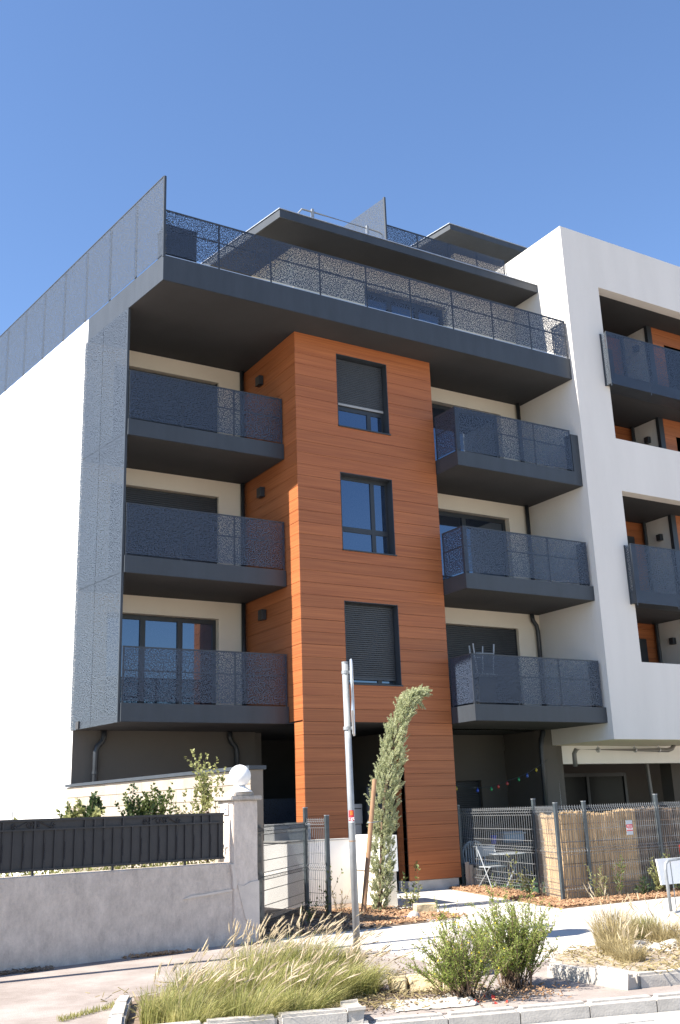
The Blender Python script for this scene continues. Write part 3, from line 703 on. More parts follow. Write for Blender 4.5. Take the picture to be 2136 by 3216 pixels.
fpost(8.70, 18.8, 1.68, fb); fpost(8.62, 19.5, 1.68, fb)
mesh_panel((6.5,18.9), (8.67,18.8), 1.12, 1.68, fb, (1.58,), pitch=.08)
mesh_panel((6.5,19.9), (8.62,19.5), .3, 1.68, fb, (1.58,), m=M_post, pitch=.1)
fc = thing('mesh_fence', 'tall welded mesh fence around the small garden right of the tower', 'fence')
for x, y, h in ((13.95,18.35,1.62),(12.95,14.78,1.68),(12.52,13.74,1.60),(13.13,13.69,1.61),(14.95,13.72,1.69),(16.9,13.75,1.62)): fpost(x, y, h, fc)
mesh_panel((13.93,18.30), (12.96,14.82), .06, 1.56, fc, (.20,.80,1.46), pitch=.10, r=.003)
mesh_panel((12.94,14.74), (12.53,13.78), .06, 1.56, fc, (.20,.80,1.46))
mesh_panel((12.55,13.74), (13.10,13.69), .06, 1.56, fc, (.20,.80,1.46))
mesh_panel((13.16,13.69), (14.92,13.72), .06, 1.56, fc, (.20,.80,1.46))
mesh_panel((14.98,13.72), (16.88,13.75), .06, 1.56, fc, (.20,.80,1.46))

# reed screen behind that fence
rs = thing('reed_screen', 'straw coloured reed screen tied inside the mesh fence', 'screen')
def reeds(p, q, zt, n, m, jit, name):
    p = Vector(p); q = Vector(q); mb = MB()
    for i in range(n):
        t = (i+random.random())/n; c = p.lerp(q, t); r = random.uniform(.004,.0075); o = random.uniform(-.012,.012)
        h = zt+random.gauss(0, jit)+.025*math.sin(t*9); le = random.gauss(0,.012); ly = random.gauss(0,.008)
        mb.tube([(c.x, c.y+o, .02), (c.x+le*.5, c.y+o+ly, h*.5), (c.x+le, c.y+o, h)], [r, r*.95, r*.7], 4, False)
    o = mb.build(name, m, rs); o['kind'] = 'stuff'
reeds((13.02,14.72), (12.66,13.86), 1.41, 200, M_reed, .012, 'reed_stalks')
reeds((12.62,13.80), (14.45,13.79), 1.43, 430, M_reed, .015, 'reed_stalks')
reeds((14.4,13.80), (16.9,13.84), 1.44, 430, M_reedd, .02, 'weathered_reed_stalks')
MB().slab((12.66,13.84), (14.45,13.825), .02, 1.36, .006).build('backing_layer', M_reed, rs)
for z in (.25, .6, .95, 1.25):
    MB().tube([(12.62,13.775,z),(14.45,13.765,z-.01),(16.9,13.81,z)], .004, 4).build('tie_wire', M_bark, rs)

# ------------------------------------------------------------------ things on and in the little garden
sg = thing('fence_sign', 'small grey and red alarm notice hung on the reed screened fence', 'sign')
sx, sy_ = 14.07, 13.66
def plate(mb, u0, u1, z0, z1, y0, th): return mb.box(sx+u0, sx+u1, sy_-y0-th, sy_-y0, z0, z1)
plate(MB(), 0, .155, 1.02, 1.265, 0, .004).build('plate', M_greyp, sg)
plate(MB(), .004, .151, 1.14, 1.195, .0045, .002).build('red_band', M_redp, sg)
plate(MB(), .004, .151, 1.085, 1.10, .0045, .002).build('red_band', M_redp, sg)
plate(MB(), .004, .151, 1.103, 1.137, .0045, .002).build('white_band', M_whp, sg)
def text(s, size, loc, rot, m, par, name='lettering'):
    c = bpy.data.curves.new(name, 'FONT'); c.body = s; c.size = size; c.extrude = .0008; c.align_x = 'CENTER'; c.align_y = 'CENTER'
    o = bpy.data.objects.new(name, c); C.objects.link(o)
    dg = bpy.context.evaluated_depsgraph_get(); me = bpy.data.meshes.new_from_object(o.evaluated_get(dg)); bpy.data.objects.remove(o)
    o = bpy.data.objects.new(name, me); me.materials.clear(); me.materials.append(m); C.objects.link(o)
    o.location = loc; o.rotation_euler = rot; o.parent = par; return o
text('Alarme', .042, (sx+.078, sy_-.0085, 1.168), (R(90),0,0), M_whp, sg)
text('SECURITE', .026, (sx+.078, sy_-.0085, 1.12), (R(90),0,0), M_redp, sg)
rn = thing('plastic_netting', 'piece of red plastic netting hung on the weathered reed screen', 'netting')
mb = MB()
for i in range(14): mb.box(15.45+.045*i, 15.45+.045*i+.018, 13.735, 13.741, .62+random.uniform(-.02,.02), .80)
for i in range(6): mb.box(15.45, 16.08, 13.742, 13.747, .64+.03*i, .655+.03*i)
mb.build('net', M_red, rn)

tb = thing('bistro_table', 'round pale grey folding garden table behind the mesh fence', 'table')
tc = (14.05, 16.95)
MB().lathe([(.02,.645),(.36,.645),(.37,.652),(.37,.662),(.36,.668),(.02,.668)], *tc, 28).build('tabletop', M_tab, tb)
for sx_ in (-1,1):
    MB().tube([(tc[0]-.2*sx_, tc[1]-.18, .64), (tc[0]+.26*sx_, tc[1]-.2, .01)], .011, 6).build('leg', M_tab, tb)
    MB().tube([(tc[0]-.2*sx_, tc[1]+.18, .64), (tc[0]+.26*sx_, tc[1]+.2, .01)], .011, 6).build('leg', M_tab, tb)
ch = thing('folding_chair', 'pale grey folding garden chair left of the round table', 'chair')
cx0, cx1, cyy = 13.46, 13.92, 17.0
MB().box(cx0, cx1, cyy+.16, cyy+.18, .62, .82).build('backrest', M_tab, ch)
MB().box(cx0+.02, cx1-.02, cyy-.2, cyy+.16, .42, .44).build('seat', M_tab, ch)
for x in (cx0+.02, cx1-.02):
    MB().tube([(x, cyy+.19, .80), (x, cyy-.22, .01)], .011, 6).build('leg', M_tab, ch)
    MB().tube([(x, cyy-.18, .43), (x, cyy+.25, .01)], .011, 6).build('leg', M_tab, ch)
c2 = thing('plastic_armchair', 'pale plastic garden armchair with rounded slatted back', 'chair')
qx, qy = 14.28, 18.1
MB().cbox(qx-.26, qx+.26, qy-.25, qy+.22, .40, .44, .01).build('seat', M_tab, c2)
arc = [(qx+.29*math.cos(a), qy+.24, .62+.26*math.sin(a)) for a in [math.pi*k/12 for k in range(13)]]
MB().tube([(qx+.27, qy+.22, .43)]+arc+[(qx-.27, qy+.22, .43)], .022, 6).build('back_frame', M_tab, c2)
for k in range(7):
    x = qx-.2+.0667*k; h = .62+.26*math.sqrt(max(0,1-((x-qx)/.29)**2))
    MB().box(x-.014, x+.014, qy+.23, qy+.245, .44, h-.01).build('back_slat', M_tab, c2)
for sx_ in (-.23,.23):
    for sy2 in (-.22,.2): MB().tube([(qx+sx_,qy+sy2,.41),(qx+sx_*1.1,qy+sy2*1.1,.01)], .018, 6).build('leg', M_tab, c2)
sb = thing('storage_box', 'dark garden storage box near the ground floor shutter', 'box')
MB().cbox(15.2, 16.5, 19.0, 19.6, 0, .70, .02).build('body', M_frame, sb); MB().cbox(15.17, 16.53, 18.97, 19.63, .702, .76, .015).build('lid', M_shut, sb)
cu = thing('plastic_crate', 'pale blue plastic crate on the dark storage box lid', 'crate')
MB().cbox(15.78, 16.42, 19.1, 19.5, .762, 1.01, .05).build('body', M_pbl, cu); MB().cbox(15.76, 16.44, 19.08, 19.52, .95, .985, .01).build('rim', M_tab, cu)
bk = thing('bucket', 'small blue plastic bucket on the dark storage box', 'bucket')
MB().lathe([(.055,.762),(.075,.93),(.08,.935),(.08,.945),(.07,.945),(.052,.775)], 15.5, 19.15, 16).build('body', M_blue, bk)
MB().tube([(15.5+.075*math.cos(a), 19.15, .94+.07*math.sin(a)) for a in [math.pi*k/8 for k in range(9)]], .004, 4).build('handle', M_zinc, bk)
bd = thing('plank_edging', 'pale wooden boards standing beside the plinth of the wood tower', 'edging')
for k in range(4): MB().box(13.60+.09*k, 13.685+.09*k, 17.75-.02*k, 17.775-.02*k, 0, .50-.06*k).build('board', M_board, bd)

# garland of coloured bulbs under the balcony
gl = thing('string_lights', 'string of coloured light bulbs hung below the lowest right balcony', 'lights')
gp = [(13.67,2.02),(14.24,1.97),(14.62,1.99),(14.82,2.04),(15.07,2.10),(15.41,2.18),(15.66,2.26),(15.94,2.38),(16.3,2.55)]
MB().tube([(x,18.0,z) for x, z in gp], .007, 5).build('cord', M_frame, gl)
cols = [bulb_mat('bulb_yellow',(.7,.5,.03)), bulb_mat('bulb_blue',(.03,.1,.6)), bulb_mat('bulb_green',(.02,.4,.12)), bulb_mat('bulb_red',(.65,.06,.03)), bulb_mat('bulb_red',(.5,.04,.03)), bulb_mat('bulb_green',(.02,.45,.15)), bulb_mat('bulb_blue',(.05,.15,.6)), bulb_mat('bulb_yellow',(.75,.55,.03))]
for (x, z), m in zip(gp[:8], cols):
    MB().lathe([(.006,z-.005),(.018,z-.02),(.03,z-.05),(.028,z-.075),(.012,z-.092)], x, 18.0, 10).build('bulb', m, gl, True)

# upturned stool on the lowest right balcony, plant and box on the terrace
st = thing('upturned_stool', 'upturned pale metal stool with legs above lowest right balcony rail', 'stool')
for x, y in ((14.02,17.45),(14.42,17.4),(14.12,17.75),(14.38,17.72)): MB().tube([(x,y,4.35),(x+(x-14.22)*.35,y,4.99)], .016, 6).build('leg', M_tab, st)
MB().tube([(14.0,17.43,4.78),(14.45,17.39,4.78)], .012, 6).tube([(14.1,17.75,4.74),(14.42,17.72,4.74)], .012, 6).build('stretcher', M_tab, st)
MB().cbox(13.95, 14.5, 17.35, 17.8, 4.28, 4.34, .01).build('seat', M_tab, st)
MB().box(14.0, 14.46, 17.4, 17.75, 3.44, 4.275).build('support_table', M_shut, st)
tx = thing('terrace_box', 'dark box standing behind the left end of the terrace railing', 'box')
MB().cbox(6.72, 7.40, 17.35, 17.8, ZTT, 13.14, .01).build('body', M_frame, tx); MB().cbox(6.70, 7.42, 17.33, 17.82, 13.142, 13.16, .006).build('lid', M_ant, tx)

# ------------------------------------------------------------------ road sign seen from the side
ps = thing('road_sign', 'galvanised pole with a traffic sign seen edge on', 'sign')
px, py = 6.64, 10.85
MB().tube([(px+.03,py,-.1),(px,py,3.35)], .041, 16).build('pole', M_galv, ps, True)
MB().lathe([(.043,3.35),(.043,3.37),(.01,3.375)], px, py, 16).build('pole_cap', M_galv, ps)
sd = Vector((.54,.842)); sn = Vector((sd.y,-sd.x))
def sgn(mb, a0, a1, n0, n1, z0, z1): 
    c = Vector((px,py))+sn*.072; return mb.prism([tuple(c+sd*a+sn*n) for a, n in ((a0,n0),(a1,n0),(a1,n1),(a0,n1))], z0, z1)
oc = MB(); pts = []
for k in range(8):
    a = R(22.5+45*k); pts.append((.36*math.cos(a)/1, 2.93+.48*math.sin(a)))
vs = []
for n in (-.004, .004):
    for a, z in pts: q = Vector((px,py))+sn*(.078+n)+sd*a; vs.append((q.x,q.y,z))
MB().add(vs, [tuple(range(8)), tuple(range(15,7,-1))]+[(i,8+i,8+(i+1)%8,(i+1)%8) for i in range(8)]).build('sign_plate', M_galv, ps)
rim = [(*(Vector((px,py))+sn*.078+sd*a), z) for a, z in pts]; MB().tube(rim+[rim[0]], .016, 6).build('rim', M_zinc, ps)
for z in (2.56, 3.24):
    MB().tube([(px,py,z-.02),(px,py,z+.02)], .047, 14).build('clamp', M_galv, ps); sgn(MB(), -.02, .02, -.03, .0, z-.018, z+.018).build('bracket', M_galv, ps)
MB().tube([(px+.019,py,1.245),(px+.019,py,1.255)], .0435, 14).build('tie_wire', M_stake, ps)
# union sticker wrapped on the pole, facing the camera
def wrap(z0, z1, a0, a1, r, m, par, nm):
    mb = MB(); n = 8; vd = math.atan2(-py, -px)
    for k in range(n+1):
        a = vd+a0+(a1-a0)*k/n
        for z in (z0, z1): mb.v.append((px+.016+r*math.cos(a), py+r*math.sin(a), z))
    mb.f = [(2*k,2*k+2,2*k+3,2*k+1) for k in range(n)]; return mb.build(nm, m, par)
sk = wrap(1.46, 1.60, -.8, .8, .0425, M_whp, ps, 'sticker')
wrap(1.535, 1.60, -.8, .8, .0430, M_redp, sk, 'red_field'); wrap(1.475, 1.535, -.8, .8, .0430, M_redp, sk, 'red_field')
wrap(1.545, 1.592, -.35, .45, .0435, M_orange, sk, 'orange_emblem')
va = math.atan2(-py, -px)
text('cgt', .058, (px+.016+.046*math.cos(va), py+.046*math.sin(va), 1.508), (R(90),0,va+R(90)), M_whp, sk)

# steel hoop at the right edge with a white board
hp = thing('steel_hoop', 'galvanised steel hoop barrier at the right edge of the driveway', 'barrier')
hy = 11.3
MB().tube([(12.37,hy,.02),(12.35,hy,.58),(12.37,hy,.68),(12.43,hy,.725),(12.52,hy,.735),(13.6,hy,.735),(13.7,hy,.70),(13.74,hy,.6),(13.74,hy,.02)], .024, 10).build('hoop', M_galv, hp, True)
MB().tube([(12.30,hy-.12,.015),(12.62,hy+.0,.015),(13.75,hy,.015)], .018, 8).build('foot_bar', M_galv, hp)
for x in (12.47, 12.72, 12.97, 13.2): MB().tube([(x,hy,.72),(x+.02,hy,.02)], .008, 6).build('inner_bar', M_galv, hp)
wb = thing('white_board', 'blank white board leaning behind the steel hoop', 'board')
MB().add([(12.37,11.42,.38),(13.3,11.42,.38),(13.3,11.46,.745),(12.36,11.46,.745),(12.37,11.44,.38),(13.3,11.44,.38),(13.3,11.48,.745),(12.36,11.48,.745)],
   [(0,1,2,3),(7,6,5,4),(0,4,5,1),(1,5,6,2),(2,6,7,3),(3,7,4,0)]).build('panel', M_wp, wb)
for x in (12.62, 13.15): MB().tube([(x,11.52,0),(x,11.52,.70)], .012, 6).build('leg', M_galv, wb)
# lamp post just outside the picture on the left; its thin shadow crosses the pavement
lp = thing('street_lamp', 'slim grey street lamp on the pavement beside the old garden wall', 'street lamp')
MB().tube([(1.5,11.9,0),(1.5,11.9,8.4)], [.075,.05], 12).build('pole', M_galv, lp)
MB().cbox(1.36, 1.64, 11.76, 12.04, 8.4, 8.6, .04).build('lamp_head', M_box, lp)

# ------------------------------------------------------------------ vegetation
def leaf(mb, p, d, w, n=None, fold=.25):
    d = Vector(d); L = d.length; dn = d.normalized()
    a = dn.cross(Vector((random.gauss(0,1),random.gauss(0,1),random.gauss(0,1))))
    if a.length < 1e-3: a = dn.orthogonal()
    a.normalize(); b = dn.cross(a)
    p = Vector(p); m = p+d*.45+b*L*fold*.3
    mb.add([p, m+a*w*.5, p+d, m-a*w*.5], [(0,1,2),(0,2,3)])
def rv(s=1): return Vector((random.gauss(0,s),random.gauss(0,s),random.gauss(0,s)))
def shoot(mbs, mbl, p, d, L, r, nl, ll, lw, droop=.2, spread=1.0, seg=6, start=.1):
    p = Vector(p); d = Vector(d).normalized(); pts = [p.copy()]
    for k in range(seg):
        d = (d+rv(.09)+Vector((0,0,-droop*.12))).normalized(); p = p+d*L/seg; pts.append(p.copy())
    if mbs is not None: mbs.tube(pts, [r*(1-.75*k/seg) for k in range(seg+1)], 4, False)
    for k in range(nl):
        t = start+(1-start)*random.random(); x = t*seg; i = min(seg-1, int(x)); q = pts[i].lerp(pts[i+1], x-i); dr = (pts[i+1]-pts[i]).normalized()
        side = dr.cross(rv()).normalized()
        leaf(mbl, q, (dr*random.uniform(.25,.9)+side*spread*random.uniform(.4,1)).normalized()*ll*random.uniform(.6,1.25)*(1.15-.5*t), lw*random.uniform(.7,1.2))
    return pts
def clump(x, y, R_, H, nb, m, name, label, cat, group, lean=(.12,-.02), plume=0, z=0, wide=.006, mplume=None):
    mb = MB()
    for i in range(nb):
        a = random.uniform(0,2*math.pi); rr_ = R_*math.sqrt(random.random())*.55; b = Vector((x+rr_*math.cos(a), y+rr_*math.sin(a), z))
        out = Vector((math.cos(a),math.sin(a),0))*random.uniform(.1,.9)+Vector((*lean,0))*1.5+rv(.12); out.z = 0
        h = H*random.uniform(.45,1.0); reach = R_*random.uniform(.3,1.1)
        w = wide*random.uniform(.6,1.2); sd_ = Vector((-math.sin(a+random.gauss(0,.8)), math.cos(a+random.gauss(0,.8)), 0))*w*.5
        vs = []
        K = 4
        for k in range(K+1):
            t = k/K; c = b+out*reach*(t**1.7)+Vector((0,0,h*(t*1.25-.42*t**2.6*random.uniform(.8,1.3)))); ww = (1-t**1.5)*1.0+.05
            vs += [c-sd_*ww, c+sd_*ww]
        mb.add(vs, [(2*k,2*k+1,2*k+3,2*k+2) for k in range(K)])
    o = mb.build(name, m); tag(o, label, cat, group)
    if plume:
        pm = MB()
        for i in range(plume):
            a = random.uniform(0,2*math.pi); rr_ = R_*.45*math.sqrt(random.random()); b = Vector((x+rr_*math.cos(a), y+rr_*math.sin(a), z+.05))
            out = Vector((math.cos(a),math.sin(a),0))*random.uniform(.1,.7)+Vector((*lean,0))*2.6+rv(.1); out.z = 0
            h = H*random.uniform(.7,1.06); reach = R_*random.uniform(.3,.8)
            pts = [b+out*reach*(k/6)**1.6+Vector((0,0,h*(k/6*1.15-.15*(k/6)**3))) for k in range(7)]
            pm.tube(pts, .0016, 3, False)
            top = pts[-1]; dr = (pts[-1]-pts[-2]).normalized()*.9+out*.35; dr.normalize(); pl_ = random.uniform(.07,.12)
            pm.tube([top-dr*.01, top+dr*pl_*.3, top+dr*pl_*.7, top+dr*pl_], [.003,.0065,.005,.001], 5, False)
            for k in range(26):
                t = random.random(); q = top+dr*pl_*t; leaf(pm, q, (dr*.7+rv(.5)).normalized()*random.uniform(.012,.028), .0025)
        pm.build('plumes', mplume or M_plume, o)
    return o
G = 'ornamental grass clumps in the planting bed'
GC = [(3.42,8.55,.36,.40,'short green grass clump at the left end of the planting bed'),(3.50,8.15,.36,.38,'green grass clump behind the left front kerb stone'),
 (3.92,8.02,.40,.42,'yellow green grass clump behind the front kerb'),(4.32,7.98,.36,.36,'low arching grass clump near the right end of the front kerb'),
 (3.90,8.95,.45,.52,'grass clump in the second row near the left kerb'),(4.38,8.62,.46,.54,'tall grass clump in the middle of the planting bed'),
 (4.82,8.50,.46,.50,'grass clump with many plumes in front of the sign pole'),(5.25,8.62,.38,.36,'drooping grass clump beside the limestone blocks'),
 (4.75,9.5,.46,.60,'tall plumed grass clump left of the sign pole'),(5.25,9.55,.46,.62,'tallest plumed grass clump beside the sign pole'),
 (5.62,9.55,.34,.40,'short plumed grass clump at the foot of the sign pole')]
for i, (x, y, r_, h, lb) in enumerate(GC):
    clump(x, y, r_*1.05, h*.86, 950, M_grass, 'ornamental_grass', lb, 'grass', G, plume=(26 if y > 9 else 20), wide=.0075, lean=(.26,-.03))
DG = 'dry grass tufts in the right bed'
DC = [(8.9,9.0,.42,.50,'tall dry grass tuft at the back of the right bed'),(9.35,8.95,.30,.34,'short greenish dry tuft beside the tall dry tuft'),(8.2,8.3,.32,.22,'low dry tuft at the left corner of the right bed'),
 (8.9,7.9,.26,.2,'low sparse tuft among white stones in the right bed'),(9.5,8.2,.36,.26,'dry tuft at the right side of the right bed'),(10.1,8.6,.34,.32,'dry tuft below the steel hoop'),(8.55,8.65,.36,.34,'wide dry tuft left of the tall dry tuft'),(9.25,8.6,.36,.30,'dry tuft in front of the short greenish tuft'),(7.95,7.85,.26,.18,'smallest dry tuft at the front left corner of the right bed')]
for i, (x, y, r_, h, lb) in enumerate(DC): clump(x, y, r_, h, 560, M_dry if i not in (1, 5) else M_grass, 'dry_grass', lb, 'grass', DG, lean=(.05,0), z=.1, plume=8)
# tall dry straws in front of the old wall
for (x, y, h, lb) in ((4.95,10.55,.95,'few tall thin dry straws before the old wall'),(5.35,10.7,.85,'thin dry straws nearest to the grey pillar')):
    clump(x, y, .25, h*.4, 30, M_dry, 'dry_straws', lb, 'grass', None, plume=9, lean=(.1,0))
# soil of the two beds
_o = [(3.45,9.60),(3.03,8.3),(3.0,8.1),(4.0,7.82),(4.55,7.66),(5.2,8.1),(5.75,8.9),(6.05,9.7),(6.72,10.75),(6.6,11.0),(5.4,10.55),(4.4,10.3)]
_p = []
for k in range(len(_o)):
    a_, b_ = Vector(_o[k]), Vector(_o[(k+1) % len(_o)])
    for q in range(8):
        c_ = a_.lerp(b_, q/8); am = .05 if k >= 4 else .004
        _p.append((c_.x+random.gauss(0, am*.5), c_.y+random.gauss(0, am)))
tag(MB().prism(_p, -.05, .012).build('bed_soil', M_soil), kind='structure')
tag(MB().prism([(7.3,7.25),(7.3,8.2),(7.8,8.75),(8.6,8.95),(10.0,9.25),(14.0,8.2),(14,5.8)], -.05, .10).build('bed_soil', M_drysoil), kind='structure')
def kstone(p, q, w, z1, par, name='kerb_stone', c=.022):
    p, q = Vector(p), Vector(q); d = (q-p).normalized(); n = Vector((-d.y,d.x)); bm = bmesh.new(); bmesh.ops.create_cube(bm, size=1)
    for v in bm.verts:
        x = (p if v.co.x < 0 else q)+n*(w*(v.co.y+.5)); v.co = (x.x+random.gauss(0,.004), x.y+random.gauss(0,.004), -.05 if v.co.z < 0 else z1+random.gauss(0,.003))
    bmesh.ops.bevel(bm, geom=[e for e in bm.edges if max(v.co.z for v in e.verts) > 0], offset=c, segments=2, affect='EDGES')
    MB().bm(bm).build(name, M_kerb, par)
bk1 = thing('bed_kerb', '', ''); bk1['kind'] = 'structure'
kstone((2.93,8.16), (3.10,8.62), .13, .10, bk1); kstone((3.103,8.63), (3.32,9.12), .13, .10, bk1); kstone((3.323,9.13), (3.48,9.5), .13, .10, bk1)
kstone((2.90,8.00), (3.44,7.845), .13, .10, bk1); kstone((3.45,7.842), (3.99,7.69), .13, .105, bk1); kstone((4.0,7.687), (4.54,7.53), .14, .105, bk1)
kstone((4.545,7.54), (4.64,7.80), -.10, .10, bk1)
bk2 = thing('bed_kerb', '', ''); bk2['kind'] = 'structure'
kstone((7.17,8.20), (7.17,7.62), .13, .115, bk2); kstone((7.17,7.61), (7.17,7.15), .13, .12, bk2)
for k in range(6): kstone((7.31+.7*k, 7.14-.17*k), (7.995+.7*k, 6.973-.17*k), .14, .12, bk2)
kstone((7.3,8.28), (7.78,8.72), -.1, .09, bk2)

# yellow flowered bushes by the kerb
def bush(name, label, cx, cyy, n, H, spread, nl, mleaf, flowers=0, ll=.028, lean=0, lw=.007):
    o = thing(name, label, 'shrub', 'yellow flowered shrubs by the road kerb')
    st_, lf, fw_ = MB(), MB(), MB()
    for i in range(n):
        a = random.uniform(0,2*math.pi); k = math.sqrt(random.random()); d = Vector((math.cos(a)*k*spread+lean, math.sin(a)*k*spread, 1))
        L = H*random.uniform(.5,.95)*(1.12-.3*k)*(1.28 if i % 9 == 0 else 1)
        pts = shoot(st_, lf, (cx+random.gauss(0,.06), cyy+random.gauss(0,.06), .01), d, L, .006, 0, 0, 0, .1)
        for j in range(6):
            t = random.uniform(.2,.95)*6; q = pts[int(t)].lerp(pts[min(6,int(t)+1)], t-int(t))
            dd_ = (pts[min(6,int(t)+1)]-pts[int(t)]).normalized()+rv(.35)+Vector((0,0,.35))
            p2 = shoot(st_, lf, q, dd_, random.uniform(.10,.24)*H/.8, .0025, nl, ll, lw, 0, .8, 4, 0)
            if flowers and random.random() < flowers:
                for s in range(4): leaf(fw_, p2[-1], rv(1).normalized()*.013, .011)
        for s in range(nl*3):
            t = random.uniform(.3,1)*6; q = pts[min(6,int(t))].lerp(pts[min(6,int(t)+1)], t-int(t)); leaf(lf, q, (Vector((0,0,.5))+rv(.6)).normalized()*ll, lw)
    st_.build('stems', M_bark, o); lf.build('foliage', mleaf, o)
    if flowers: fw_.build('flowers', M_yel, o)['kind'] = 'stuff'
    return o
bush('flowering_shrub', 'dense dark green shrub with yellow flowers, right one beside the kerb', 6.52, 7.88, 88, .86, .62, 18, M_bush, .08, lean=.04, ll=.032, lw=.010)
bush('flowering_shrub', 'looser left shrub with yellow flowers and splayed shoots beside the kerb', 5.82, 7.72, 66, .78, .74, 15, M_bush, .24, lean=-.10, ll=.032, lw=.010)

# leaning cypress with stake
cyp = thing('cypress_tree', 'slim leaning cypress with bent tip beside a wooden stake', 'tree')
spine = [(9.60,14.9,0),(9.69,14.9,.6),(9.72,14.9,1.2),(9.80,14.9,1.76),(9.92,14.9,2.2),(10.04,14.9,2.69),(10.22,14.9,3.11),(10.40,14.9,3.40),(10.57,14.9,3.55),(10.76,14.9,3.57)]
wid = [.10,.16,.19,.24,.22,.19,.14,.14,.09,.03]
MB().tube(spine[:8], [.04,.038,.034,.03,.025,.02,.014,.008], 7).build('trunk', M_bark, cyp)
fo, tw = MB(), MB()
def sp_at(t):
    x = t*(len(spine)-1); i = min(len(spine)-2, int(x)); f = x-i
    return Vector(spine[i]).lerp(Vector(spine[i+1]), f), wid[i]*(1-f)+wid[i+1]*f, (Vector(spine[i+1])-Vector(spine[i])).normalized()
for i in range(1500):
    t = random.uniform(.01, 1); c, w, dr = sp_at(t); a = random.uniform(0,2*math.pi)
    rad = w*math.sqrt(random.uniform(.05,1)); q = c+Vector((math.cos(a)*rad, math.sin(a)*rad, random.gauss(0,.03)))
    d = dr*random.uniform(.7,1.2)+Vector((math.cos(a),math.sin(a),0))*random.uniform(.25,.75)
    shoot(tw, fo, q-dr*.05, d, random.uniform(.08,.18), .002, 56, .036, .010, .2, .8, 4, 0)
for i in range(14):                                          # tassel hanging from the bent tip
    q = Vector((10.50+random.gauss(0,.07), 14.9+random.gauss(0,.05), 3.45)); shoot(tw, fo, q, (random.uniform(.2,.7),random.gauss(0,.3),-.6), random.uniform(.12,.28), .002, 50, .042, .013, .5, .8, 4, 0)
tw.build('twigs', M_bark, cyp); fo.build('foliage', M_cyp, cyp)
sk_ = thing('wooden_stake', 'leaning round wooden stake supporting the cypress', 'stake')
MB().tube([(9.12,14.62,0),(9.48,14.68,2.08)], [.042,.036], 12).build('post', M_stake, sk_)
MB().tube([(9.37+.05*math.cos(a), 14.68+.05*math.sin(a), 1.40) for a in [2*math.pi*k/10 for k in range(11)]], .012, 5).tube([(9.42,14.7,1.40),(9.7,14.85,1.41)], .010, 5).build('tie', M_tab, sk_)

# generic leafy plants
def plant(x, y, h, n, label, m, ll=.07, lw=.026, spread=.5, z=0, nl=14, group=None, name='leafy_plant', cat='plant', base=.04, droop=.3):
    o = thing(name, label, cat, group); s_, l_ = MB(), MB()
    for i in range(n):
        a = random.uniform(0,2*math.pi); k = random.random()*spread
        shoot(s_, l_, (x+random.gauss(0,base), y+random.gauss(0,base), z), (math.cos(a)*k, math.sin(a)*k, 1), h*random.uniform(.6,1), .004, nl, ll, lw, droop, 1.0, 6, .15)
    s_.build('stems', M_bark, o); l_.build('foliage', m, o); return o
g1 = 'young plants in the mulch bed'
plant(13.0,13.35,.65,7,'thin young plant before the fence corner post',M_oliv,.09,.012,.4,nl=22,group=g1)
plant(13.55,13.45,.75,5,'young plant with long leaves before the reed screen',M_shrub,.12,.022,.4,nl=16,group=g1)
plant(14.1,13.42,.35,6,'low spreading plant with broad leaves under the alarm notice',M_dkleaf,.13,.03,.9,nl=9,group=g1)
plant(14.62,13.5,.72,20,'bushy bright green plant before the reed screen',M_oliv,.09,.022,.45,nl=20,group=g1)
plant(14.72,13.45,.95,3,'tall thin grey leaved plant behind the bushy one',M_shrub,.06,.02,.2,nl=22,group=g1)
plant(15.1,13.45,.55,11,'grey green plant right of the bushy plant',M_shrub,.06,.018,.4,nl=22,group=g1)
plant(12.9,15.6,.85,4,'yellow green sapling outside the mesh fence near the folding chair',M_oliv,.08,.03,.35,nl=12,group=g1)
plant(12.75,14.9,.55,12,'bright green low plant outside the mesh fence',M_oliv,.07,.025,.5,nl=14,group=g1)
plant(12.55,14.25,.55,3,'dry leafless twig beside the mulch',M_dry,.03,.01,.5,nl=4,group=g1)
plant(10.0,14.55,.8,3,'sapling with dark leaves beside the walkway',M_shrub,.10,.035,.4,nl=22,group=g1)
plant(8.35,14.35,.85,4,'sapling growing through the left mesh fence',M_shrub,.08,.03,.35,nl=14,group=g1)
plant(8.95,15.1,.55,7,'wispy plant between the stake and the left fence',M_dry,.05,.016,.7,nl=14,group=g1)
plant(7.75,13.95,.5,6,'small plant in shade behind the sign pole grass',M_shrub,.07,.025,.6,nl=12,group=g1)
plant(9.95,14.4,.55,8,'leafy plant at the foot of the cypress',M_oliv,.08,.025,.5,nl=12,group=g1)
# shrubs behind the iron fence
def wp(s, off): return W(s, off)
g2 = 'garden shrubs behind the iron fence'
def gshrub(s0, off, z0, h, n, label, m, ll, lw, spread, nl, base=.06, vigor=.3):
    p_ = wp(s0, off); o = plant(p_[0], p_[1], h, n, label, m, ll, lw, spread, z=z0, nl=nl, group=g2, name='garden_shrub', cat='shrub', base=base, droop=vigor)
    MB().tube([(p_[0],p_[1],0),(p_[0],p_[1],z0+.1)], .02, 6).build('trunk', M_bark, o)
gshrub(1.38,.75,1.42,.60,10,'dark leaved shrub with upright shoot behind the iron fence',M_dkleaf,.10,.052,.45,40,.05)
gshrub(1.22,.80,1.40,.50,18,'pale leaved shrub left of the upright dark one',M_oliv,.085,.05,.8,34,.08)
gshrub(2.25,.75,1.30,.78,46,'round yellow green shrub in the middle behind the iron fence',M_shrub,.065,.034,.5,56,.08)
gshrub(1.96,.70,1.40,.66,12,'sparse dark shrub left of the round yellow green one',M_dkleaf,.085,.042,.7,30,.06)
